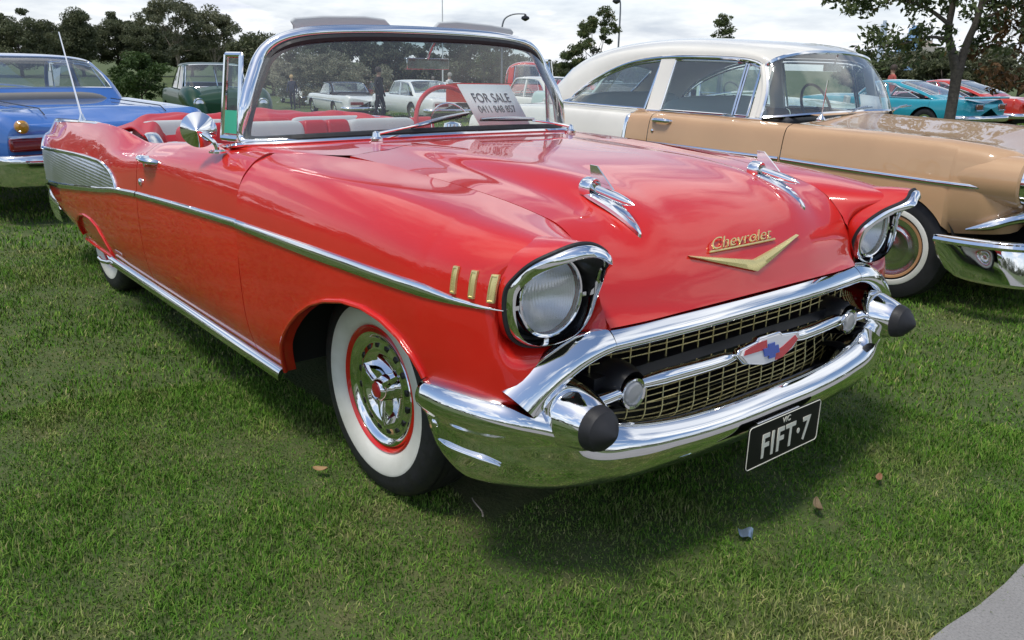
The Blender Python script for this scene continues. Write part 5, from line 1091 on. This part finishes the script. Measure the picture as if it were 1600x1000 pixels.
for i, (a, D, h, r) in enumerate([(118.2,86,3.6,3.0),(116.2,88,4.0,3.2),(114.2,84,3.8,3.2),(112.2,88,4.4,3.2),(110.2,84,4.6,3.4),(108.0,86,5,3.4)]):
    tree('hedge_tree', ['round dark hedge tree nearest the tan sedan windscreen','round dark hedge tree left of the plane tree trunk','round hedge tree right behind the plane tree trunk','dark hedge tree right of the plane tree trunk','dark hedge tree behind the red coupe','dark hedge tree at the right picture edge'][i], spot(a, D), h, r, .3, ['leaf_dark','leaf_olive','leaf_dark'][i % 3], 120 + i, 44, 170, .13, .14, .8, group='hedge trees behind the coupes', base=-1.0, limbs=4)
# plane tree in front of the turquoise coupe
g = np.random.default_rng(5); px, py = spot(113.45, 19.5); pt = thing('plane_tree', 'spreading plane tree with forked trunk in front of the turquoise coupe', 'tree', (px, py, gz(px)))
rt, fw = np.array(_r)*[1,1,0], np.array(_f)*[1,1,0]; rt /= np.linalg.norm(rt); fw /= np.linalg.norm(fw)
def PT(a, z, d=0): return rt*a + fw*d + np.array([0,0,z])
mb = MB(); mb.tube(curve([PT(0,-.1), PT(.01,.7), PT(.0,1.42)], 8), [.135,.115,.108,.105,.103,.102,.105,.12], 12)
mb.tube(curve([PT(-.02,1.36), PT(-.17,1.75), PT(-.26,2.1,.1), PT(-.25,2.6,.1), PT(-.2,3.6,.2)], 14), np.linspace(.095,.035,14), 10)
mb.tube(curve([PT(.03,1.36), PT(.10,1.9), PT(.16,2.3,-.1), PT(.22,2.9,-.1), PT(.4,4.0,0)], 14), np.linspace(.085,.03,14), 10)
limb = [([PT(-.22,1.9), PT(-.7,2.0,-.2), PT(-1.3,1.86,-.3), PT(-1.9,1.78,-.3)], .04), ([PT(-.26,2.2), PT(-.9,2.6,.1), PT(-1.8,2.75,.2), PT(-2.7,2.7,.1)], .045), ([PT(-.25,2.6), PT(-.8,3.2,-.4), PT(-1.6,3.6,-.6)], .04), ([PT(.13,2.1), PT(.7,2.5,.2), PT(1.5,2.7,.3)], .045), ([PT(.18,2.5), PT(.6,3.1,-.5), PT(1.4,3.5,-.8)], .04), ([PT(-.22,3.0), PT(-1.2,3.4,.6), PT(-2.3,3.3,.8)], .035), ([PT(.2,2.8), PT(.5,3.6,.7), PT(.9,4.2,1.0)], .035)]
for P_, r_ in limb: mb.tube(curve(P_, 12), np.linspace(r_, .010, 12), 7)
mb.build('trunk', M['bark'], pt)
cl = []; 
for P_, r_ in limb:
    c_ = curve(P_, 12)
    for k in range(3, 12):
        for q in range(2): cl.append(c_[k] + g.normal(0, .20, 3) + [0,0,.08])
for q in range(62):
    cl.append(PT(g.uniform(-2.9,2.6), 0, g.uniform(-1.2,1.4)) + [0,0,g.uniform(2.5,4.6)])
for q in range(34): cl.append(PT(g.uniform(.25,2.4), 0, g.uniform(-.8,1.2)) + [0,0,g.uniform(1.75,4.4)])
cl = np.array(cl); quad_mesh('crown', leaves(cl, g.uniform(.16,.34,len(cl)), 52, .052, g, .8, 1.3), M['leaf_plane'], pt)
cb = np.array([PT(g.uniform(.35,1.7), 0, g.uniform(-.6,.3)) + [0,0,g.uniform(1.1,2.5)] for q in range(34)]); quad_mesh('autumn_leaves', leaves(cb, np.full(34,.20), 26, .055, g, .9, 1.3), M['leaf_brown'], pt)
# unseen wood added behind the photographer for its dark reflections: one mass
g = np.random.default_rng(9); cl = []
for i, a in enumerate(np.arange(-176, 106, 3.2)):
    D = 95 + 22*math.sin(i*2.3); hh = 6.5 + 3*math.sin(i*1.7) + 1.5*math.sin(i*.6); c0 = np.array([*spot(a, D), 0])
    for k in range(34): cl.append(c0 + [g.normal(0,3.4), g.normal(0,3.4), g.uniform(.3, hh)])
cl = np.array(cl); fw_ = quad_mesh('reflection_wood', leaves(cl, np.full(len(cl), 1.9), 30, .42, g), M['leaf_dark'], None); struct(fw_, 'stuff'); tag(fw_, 'unseen far wood added behind the photographer for reflections', 'wood')

# ------------------------------------------------------------------ skyline
def tower(name, label, az, D, w, d, h, m, floors, bays, glass, top=None):
    x, y = spot(az, D); o = thing(name, label, 'building', (x, y, -2), R(az + 90))
    mb = MB(); mb.box((0,0,h/2), (w,d,h)); 
    if top: mb.box((0,0,h+top/2), (w*.5,d*.6,top))
    mb.build('wall', m, o, smooth=False)
    me = None
    for f in range(floors):
        for b in range(bays):
            xx = -w/2 + w*(b+.5)/bays; zz = h*(f+.6)/(floors+.4)
            if me is None:
                mb = MB(); mb.box((0,0,0), (w/bays*.62,.5,h/(floors+.4)*.55)); k = mb.build('window', glass, o, smooth=False); me = k.data
            else: k = bpy.data.objects.new('window', me); COL.objects.link(k); k.parent = o
            k.location = (xx, -d/2*1.0 if True else 0, zz)
    return o
M['flat'] = mat('pale_render', (.40,.37,.33), .8); M['flat2'] = mat('warm_render', (.44,.38,.32), .8); M['bluetower'] = mat('blue_glass_tower', (.20,.34,.52), .25, .3); M['greytower'] = mat('grey_tower', (.34,.40,.46), .4); M['bwin'] = mat('building_window', (.06,.08,.10), .15); M['bwin2'] = mat('tower_window', (.10,.20,.34), .15)
tower('apartment_block', 'pale apartment block with rows of windows left of the plane tree', 114.75, 420, 15, 14, 13.0, M['flat'], 6, 8, M['bwin'])
tower('apartment_block', 'taller warm-coloured apartment block behind the pale one', 115.25, 450, 8, 14, 15.2, M['flat2'], 7, 4, M['bwin'], 1.5)
tower('office_tower', 'blue glass tower, tallest on the skyline', 116.05, 1500, 17, 20, 66, M['bluetower'], 14, 4, M['bwin2'], 4)
tower('office_tower', 'lower blue glass tower beside the tallest one', 116.62, 1480, 17, 20, 48, M['bluetower'], 10, 4, M['bwin2'])
tower('office_tower', 'thin grey tower just right of the tan sedan roof', 117.75, 1550, 11, 14, 74, M['greytower'], 16, 3, M['bwin2'], 6)
tower('office_tower', 'small grey tower low on the skyline', 117.05, 1500, 14, 14, 32, M['greytower'], 7, 3, M['bwin2'])

# ------------------------------------------------------------------ lamps and flagpole
M['pole'] = mat('grey_galvanised', (.22,.23,.25), .45, .6)
def street_lamp(label, az, D, h, reach, group='street lamps along the field'):
    x, y = spot(az, D); o = thing('street_lamp', label, 'street lamp', (x, y, gz(x)), math.atan2(_r.y, _r.x), group); s = 1 if reach > 0 else -1
    mb = MB(); mb.tube(curve([(0,0,-.2),(0,0,h*.5),(0,0,h-.7),(reach*.12,0,h-.28),(reach*.45,0,h-.04),(reach,0,h)], 26), np.interp(np.arange(26),[0,12,25],[.075,.06,.035]), 8); mb.build('post', M['pole'], o)
    mb = MB(); mb.lathe([(.0,.05),(-.10,.09),(-.16,.24),(-.28,.27),(-.34,.20),(-.42,.06),(-.43,.001)], (reach,0,h), 'z', 18); mb.build('lamp_head', M['black'], o); return o
street_lamp('curved-arm street lamp left of the twin young trees', 141.35, 56, 5.6, 1.45)
street_lamp('street lamp beside the twin young trees', 133.75, 58, 6.7, -.28)
x, y = spot(145.25, 64); fp = thing('flag_pole', 'white flag pole rising above the red car windscreen', 'pole', (x, y, gz(x)))
mb = MB(); mb.tube([(0,0,-.2),(0,0,7.5)], [.06,.04], 10); mb.build('mast', mat('white_pole', (.75,.75,.75), .5), fp); mb = MB(); mb.lathe([(7.5,.05),(7.55,.08),(7.62,.06),(7.66,.001)], (0,0,0), 'z', 12); mb.build('finial', M['gold'], fp)
# ------------------------------------------------------------------ cars farther back
M['blue'] = paint('blue_lacquer', (.055,.165,.47)); M['dgreen'] = paint('dark_green_lacquer', (.010,.045,.022)); M['dgreen'].node_tree.nodes['Principled BSDF'].inputs['Coat Weight'].default_value = .25; M['turq'] = paint('turquoise_lacquer', (.02,.32,.42)); M['vred'] = paint('vermilion_lacquer', (.55,.035,.018)); M['wht'] = paint('white_lacquer', (.72,.73,.70)); M['palegreen'] = paint('pale_green_lacquer', (.55,.66,.58)); M['orange'] = paint('coral_lacquer', (.58,.16,.09)); M['softtop'] = mat('black_soft_top', (.015,.015,.017), .8); M['silver'] = paint('silver_lacquer', (.40,.43,.44))
# blue sedan, seen from behind
BLUEH = 190.5; hb = Vector((math.cos(R(BLUEH)), math.sin(R(BLUEH)), 0)); rearc = Vector((-5.80,.03,0)); bl = rearc + hb*(4.85 - .85)
blue, BS = sedan('blue_sedan', 'bright blue sedan seen from behind, left of the red car', 'car', (bl.x, bl.y), BLUEH, M['blue'], L=4.85, W=1.0, H=1.32, zb=.905, deckz=.885, hood=.93, cowl=1.40, rearx=3.40, roof0=1.85, roof1=2.92, tail=None, seatm=mat('tan_vinyl', (.20,.19,.17), .6))
blue.location.z = -.05
for c_ in list(blue.children):
    if c_.name.startswith('rear_bumper'): bpy.data.objects.remove(c_)
xr = .85 - 4.85
for sy in (-1, 1):
    mb = MB(sy); mb.box((xr-.045,.52,.63), (.06,.66,.105)); mb.build('tail_lamp', M['tail'], blue, bevel=.02)
    mb = MB(sy); mb.lathe([(xr-.085,.0005),(xr-.080,.035),(xr-.06,.052),(xr-.03,.052)], (0,.74,.77), 'x', 20); mb.build('reflector_lamp', M['amber'], blue)
mb = MB(); mb.tube([(xr-.075,-.86,.695),(xr-.085,0,.70),(xr-.075,.86,.695)], .012, 6); mb.build('tail_moulding', M['chrome'], blue)
RBB = np.array([[(xr+.45,.955,.55),(xr+.45,.972,.52),(xr+.45,.965,.40),(xr+.45,.94,.33)],[(xr+.05,.95,.555),(xr+.03,.975,.525),(xr+.04,.965,.40),(xr+.07,.93,.31)],[(xr-.10,.80,.56),(xr-.16,.82,.53),(xr-.15,.81,.39),(xr-.10,.78,.30)],[(xr-.14,.4,.56),(xr-.21,.4,.53),(xr-.20,.4,.38),(xr-.14,.4,.29)],[(xr-.15,0,.56),(xr-.22,0,.53),(xr-.21,0,.38),(xr-.15,0,.29)]])
RBF = np.concatenate([RBB*[1,-1,1], RBB[:-1][::-1]], 0); mb = MB(); mb.grid(np.swapaxes(hermite(np.arange(4.), np.swapaxes(hermite(np.arange(9.), RBF, np.linspace(0,8,70)), 0, 1), np.linspace(0,3,16)), 0, 1)); mb.build('rear_bumper', M['chrome'], blue, solid=.004)
mb = MB(); p = np.array([(x_, .52, tab(BS,'zb',x_) + .022) for x_ in np.linspace(xr+.05, xr+1.1, 12)]); mb.tube(p, .005, 5); mb.build('boot_seam', M['black'], blue); mb = MB(-1); mb.tube(p, .005, 5); mb.build('boot_seam', M['black'], blue)
sedan('white_sedan', 'white pillared sedan beyond the tan sedan, seen through its windows', 'car', (-3.9,7.3), 0, M['palegreen'], H=1.44, cowl=1.5, pillars=1, W=.92)
x, y = spot(148.0, 33.5); sedan('white_sedan', 'white four-door sedan behind the steering wheel of the red car', 'car', (x, y), 172, M['wht'], pillars=1, H=1.42, W=.98, L=5.3, wb=3.0, rearx=3.75, roof1=3.05, r=.34, tail='bar')
x, y = spot(152.4, 38); fc, FS = sedan('finned_convertible', 'white convertible with gull-wing fins and black roof', 'car', (x, y), 170, M['wht'], pillars=0, soft=M['softtop'], H=1.40, W=1.0, L=5.35, wb=3.02, fin=.07, rearx=3.3, roof1=2.7, r=.34, tail='bar')
mb = MB(); xx = np.linspace(.6, -4.2, 20); mb.tube([(k, 1.005, .70) for k in xx], .012, 5); mb.build('side_moulding', M['chrome'], fc)
x, y = spot(150.6, 55); sedan('coral_sedan', 'coral red sedan behind the finned white convertible', 'car', (x, y), 172, M['orange'], H=1.5, detail=False)
x, y = spot(154.9, 58); sedan('white_sedan', 'white sedan behind the finned convertible, at the left', 'car', (x, y), 172, M['wht'], H=1.45, detail=False)
x, y = spot(145.6, 52); sedan('white_sedan', 'white sedan in the far row right of the four-door sedan', 'car', (x, y), 172, M['wht'], H=1.45, detail=False)
x, y = spot(140.2, 25); sedan('cream_sedan', 'long cream sedan behind the for sale sheet', 'car', (x, y), 172, M['cream'], H=1.42, L=5.3, W=.98)
x, y = spot(132.6, 56); sedan('silver_sedan', 'silver sedan just right of the red pickup', 'car', (x, y), 60, M['silver'], H=1.45, detail=False)
# coupes on the right
x, y = spot(111.5, 23.0); hx_, hy_ = math.cos(R(175)), math.sin(R(175)); tq, TQ = sedan('turquoise_coupe', 'turquoise fastback coupe with open door behind the plane tree', 'car', (x + 3.78*hx_, y + 3.78*hy_), 175, M['turq'], L=4.7, wb=2.75, W=.92, H=1.29, zb=.86, deckz=.90, hood=.90, cowl=1.55, rearx=3.75, roof0=2.05, roof1=2.70, pillars=1, tail='square', r=.33, fo=.92)
mb = MB(); xr_ = .92-4.7; mb.box((xr_+.06,0,.94), (.20,1.7,.05)); mb.build('spoiler', M['turq'], tq, bevel=.02)
mb = MB(); a_ = R(-52); ct, st = math.cos(a_), math.sin(a_); rm = [[ct,-st,0],[st,ct,0],[0,0,1]]
mb.box(np.array([-.66,.92,0]) + np.array(rm) @ np.array([-.55,.06,.60]), (1.10,.10,.58), rm); od = mb.build('open_door', mat('white_door_card', (.62,.62,.60), .6), tq, bevel=.03)
x, y = spot(109.2, 25.5); sedan('red_coupe', 'vermilion red coupe parked beyond the turquoise one', 'car', (x + 3.78*hx_, y + 3.78*hy_), 175, M['vred'], L=4.7, wb=2.75, W=.92, H=1.30, zb=.87, deckz=.90, cowl=1.55, rearx=3.75, roof0=2.05, roof1=2.70, pillars=1, tail='square', fo=.92)
# dark green rounded car facing us
x, y = spot(159.2, 20.0); gc, GS = sedan('green_car', 'dark green rounded old car facing us behind the red car', 'car', (x, y), -10, M['dgreen'], L=4.6, wb=2.8, W=.86, H=1.62, zb=1.02, deckz=1.0, hood=1.10, cowl=1.45, rearx=3.5, roof0=1.72, roof1=2.7, r=.34, fo=.80, front=None)
for sy in (-1, 1):
    mb = MB(sy); P_ = curve([(-.75,.62,.55),(-.45,.70,.86),(-.05,.72,.93),(.45,.70,.86),(.75,.64,.62),(.82,.60,.42)], 22); mb.tube(P_, np.interp(np.arange(22),[0,8,16,21],[.10,.22,.22,.14]), 14); fe = mb.build('front_fender', M['dgreen'], gc)
    mb = MB(sy); mb.lathe([(.60,.13),(.80,.125),(.835,.11),(.83,.095)], (0,.66,.80), 'x', 22); h = mb.build('headlight', M['chrome'], gc); mb = MB(sy); mb.lathe([(.82,.10),(.845,.06),(.85,.0005)], (0,.66,.80), 'x', 20); mb.build('lens', M['reflector'], h)
mb = MB(); mb.tube([(-.62,0,1.12),(-1.0,0,1.54)], .012, 6); mb.build('screen_divider', M['chrome'], gc)
# red pickup facing right
x, y = spot(136.6, 27.5); pk = thing('pickup_truck', 'red old pickup truck with rounded cab behind the red car windscreen', 'pickup truck', (x, y, gz(x)), R(44))
PS = dict(w=[(.85,.70),(.7,.80),(.2,.86),(-2.0,.90),(-2.1,.88)], zl=[(.85,.5),(-3.6,.42)], zb=[(.85,1.02),(.7,1.08),(.0,1.12),(-.8,1.16),(-2.1,1.16)], zc=[(.85,1.06),(.6,1.22),(0,1.28),(-.8,1.34)], ax=(0,-2.8), ar=.43, az=.36, tum=.02, capd=.10,
  E=[(-.98,.62,1.70),(-1.15,.66,1.74),(-1.5,.67,1.75),(-1.8,.66,1.72),(-1.98,.68,1.6),(-2.05,.74,1.4),(-2.08,.78,1.17)], C=[(-.92,0,1.74),(-1.15,0,1.82),(-1.5,0,1.84),(-1.8,0,1.80),(-2.0,0,1.68),(-2.09,0,1.45),(-2.12,0,1.17)], rw=(38,48,12), wb=[(-.66,0,1.34),(-.68,.4,1.31),(-.76,.62,1.25),(-.84,.72,1.19)], wy=[(0,.80),(-3,.80)], wz=[(0,1.20),(-3,1.20)], win=[(-.98,-1.82,-1.06,-1.78)], pil=[(-1.93,-1.9,.16)], drip=.6)
body_piece(pk, 'hood', M['vred'], PS, .85, -.80, True, cap0=True, n=26); body_piece(pk, 'door', M['vred'], PS, -.804, -2.1, False, n=16); greenhouse(pk, PS, M['vred'], M['chrome'], .008)
mb = MB(); mb.box((-3.05,.80,.85),(1.8,.06,.55)); mb.box((-3.05,-.80,.85),(1.8,.06,.55)); mb.box((-3.93,0,.85),(.05,1.6,.55)); mb.box((-3.05,0,.60),(1.8,1.6,.05)); mb.build('cargo_bed', M['vred'], pk, smooth=False)
pw = gwheel(pk, (0,-.76,.36), .36, .20, -1)
for xx, s in ((0,1),(-2.8,-1),(-2.8,1)): gwheel(pk, (xx,.76*s,.36), .36, .20, s, template=pw)
for sy in (-1, 1):
    mb = MB(sy); mb.tube(curve([(-.62,.78,.55),(-.3,.82,.88),(.05,.84,.94),(.45,.82,.88),(.80,.76,.70)], 18), np.interp(np.arange(18),[0,7,17],[.08,.17,.15]), 12); mb.build('front_fender', M['vred'], pk)
    mb = MB(sy); mb.lathe([(.80,.11),(.92,.10),(.95,.06),(.955,.001)], (0,.66,.86), 'x', 18); mb.build('headlight', M['chrome'], pk)
mb = MB(); mb.tube(curve([(.8,.92,.50),(1.0,.7,.50),(1.06,0,.50),(1.0,-.7,.50),(.8,-.92,.50)], 20), .07, 8); mb.build('front_bumper', M['wht'], pk); wells(pk, PS, .86); dark_floor(pk, .6, -3.8, .5, .45)
LEAF = [(-0.189, -0.893), (0.938, 0.492), (0.92, 0.163), (0.296, -0.636), (0.867, -0.122)]
# ------------------------------------------------------------------ people far back
def person(label, pos, rz, top, legs, hair, h=1.74, stride=.12, hold=None, skin=(.42,.25,.18)):
    x, y = pos; o = thing('person', label, 'person', (x, y, gz(x)), rz); k = h/1.74
    V = [(0,0,.94),(0,0,1.15),(0,0,1.36),(0,0,1.46),(.01,0,1.55),(.015,0,1.66), (0,.09,.90),(stride*.6,.10,.50),(stride*.35,.10,.09),(stride*.35+.13,.10,.04), (0,-.09,.90),(-stride*.1,-.10,.50),(-stride*.9,-.10,.11),(-stride*.9+.12,-.10,.04), (0,.17,1.38),(-.03,.235,1.12),(.06,.235,.90),(.10,.235,.80), (0,-.17,1.38),(.0,-.235,1.12),(.12,-.225,.94),(.16,-.22,.85)]
    Ed = [(0,1),(1,2),(2,3),(3,4),(4,5),(0,6),(6,7),(7,8),(8,9),(0,10),(10,11),(11,12),(12,13),(2,14),(14,15),(15,16),(16,17),(2,18),(18,19),(19,20),(20,21)]
    rad = [(.15,.17),(.12,.15),(.13,.17),(.055,.055),(.08,.075),(.085,.075),(.085,.09),(.06,.06),(.045,.045),(.045,.035),(.085,.09),(.06,.06),(.045,.045),(.045,.035),(.06,.06),(.045,.045),(.038,.038),(.04,.025),(.06,.06),(.045,.045),(.038,.038),(.04,.025)]
    me = bpy.data.meshes.new('body'); me.from_pydata([tuple(c*k for c in v) for v in V], Ed, []); b = bpy.data.objects.new('body', me); COL.objects.link(b); b.parent = o
    b.modifiers.new('skin', 'SKIN'); b.modifiers.new('sub', 'SUBSURF').render_levels = 1
    for i, r_ in enumerate(rad): me.skin_vertices[0].data[i].radius = (r_[0]*k, r_[1]*k)
    me.skin_vertices[0].data[0].use_root = True
    m = mat('clothes_' + str(len(bpy.data.materials)), top, .8); t = NT(m); tc = t.add('ShaderNodeTexCoord'); sp = t.add('ShaderNodeSeparateXYZ'); t.l.new(tc.outputs['Object'], sp.inputs[0])
    mr = t.add('ShaderNodeMapRange'); t.l.new(sp.outputs['Z'], mr.inputs['Value']); mr.inputs['From Max'].default_value = h
    c = t.ramp(mr.outputs[0], [(0,(.02,.02,.02)),(.05,legs),(.535,top),(.835,skin)]); t.m.node_tree.nodes[-1]
    for n_ in t.n:
        if n_.type == 'VALTORGB': n_.color_ramp.interpolation = 'CONSTANT'
    t.base(c); me.materials.append(m)
    mb = MB(); mb.lathe([(1.60*k,.104*k),(1.66*k,.112*k),(1.72*k,.095*k),(1.765*k,.05*k),(1.775*k,.0005)], (-.012,0,0), 'z', 14); mb.build('hair', mat('hair', hair, .7), o); return o
person('person in dark clothes walking between the white finned car and the white sedan', spot(149.45, 29), R(30), (.02,.02,.022), (.02,.02,.024), (.03,.02,.015), stride=.22)
person('person with fair hair and dark jacket behind the white finned car', spot(155.0, 46), R(-40), (.03,.035,.06), (.03,.03,.04), (.45,.30,.14))
person('person in white shirt behind the white four-door sedan', spot(144.8, 40), R(200), (.70,.70,.70), (.10,.12,.2), (.30,.28,.25))
person('person in pale shirt beyond the coral sedan roof', spot(145.9, 60), R(160), (.60,.58,.60), (.08,.08,.1), (.20,.18,.16))
person('person with dark hair standing behind the turquoise coupe', spot(116.9, 31), R(230), (.45,.10,.08), (.06,.07,.1), (.05,.035,.025))
# ------------------------------------------------------------------ small things on the grass
def leaf_thing(label, x, y, rz, col, s=.03, curl=.35):
    o = MB(); n = 9; G = []
    for i in range(n):
        u = -1 + 2*i/(n-1); w = .42*(1 - u*u)**.6 + .02
        G.append([(s*u, s*w*v, s*(.10 + curl*u*u*.6 + .25*abs(v)) + .0) for v in (-1,-.5,0,.5,1)])
    o.grid(np.array(G)); k = o.build('dry_leaf', mat('dry_leaf_' + label[:6], col, .7), None, solid=.0006); k.location = (x, y, .022); k.rotation_euler = (.15, -.1, rz); tag(k, label, 'leaf', 'leaves lying on the lawn'); return k
leaf_thing('curled tan dead leaf on the grass left of the front wheel', *LEAF[0], .6, (.34,.21,.09), .026)
leaf_thing('orange-brown dead leaf on the grass right of the number plate', *LEAF[1], 1.9, (.28,.14,.07), .022)
leaf_thing('twisted brown dead leaf on the grass below the number plate', *LEAF[2], 2.4, (.18,.13,.07), .030, .8)
mb = MB(); mb.tube(curve([(-.05,.02,.012),(-.02,.005,.018),(.03,-.004,.012),(.055,-.02,.014)], 10), np.linspace(.0016,.003,10), 6); k = mb.build('twig', mat('pale_twig', (.42,.36,.28), .8)); k.location = (*LEAF[3], .012); tag(k, 'small pale twig on the grass below the bumper', 'twig')
mb = MB(); mb.grid(np.array([[(.02*u, .016*v, .012 + .008*math.sin(3*u) + .006*v*u) for v in np.linspace(-1,1,5)] for u in np.linspace(-1,1,7)])); k = mb.build('foil_wrapper', mat('blue_foil', (.22,.30,.40), .3, .6)); k.location = (*LEAF[4], .014); k.rotation_euler = (.3,.2,.7); tag(k, 'crumpled blue foil wrapper on the grass in front of the red car', 'litter')
# white notice board behind the blue sedan
x, y = spot(168.6, 17); nb = thing('notice_board', 'white angled board showing above the roof of the blue sedan', 'board', (x, y, gz(x)), R(70))
mb = MB(); mb.prism([(-.09,1.15),(.06,1.15),(.12,1.46),(-.10,1.38)], (0,0,0), (1,0,0), (0,0,1), .02); mb.build('panel', M['paper'], nb, smooth=False)
mb = MB(); mb.tube([(-.02,0,-.1),(-.02,0,1.2)], .02, 8); mb.tube([(-.03,0,1.40),(-.02,0,1.62)], [.035,.012], 8); mb.build('post', M['paper'], nb)
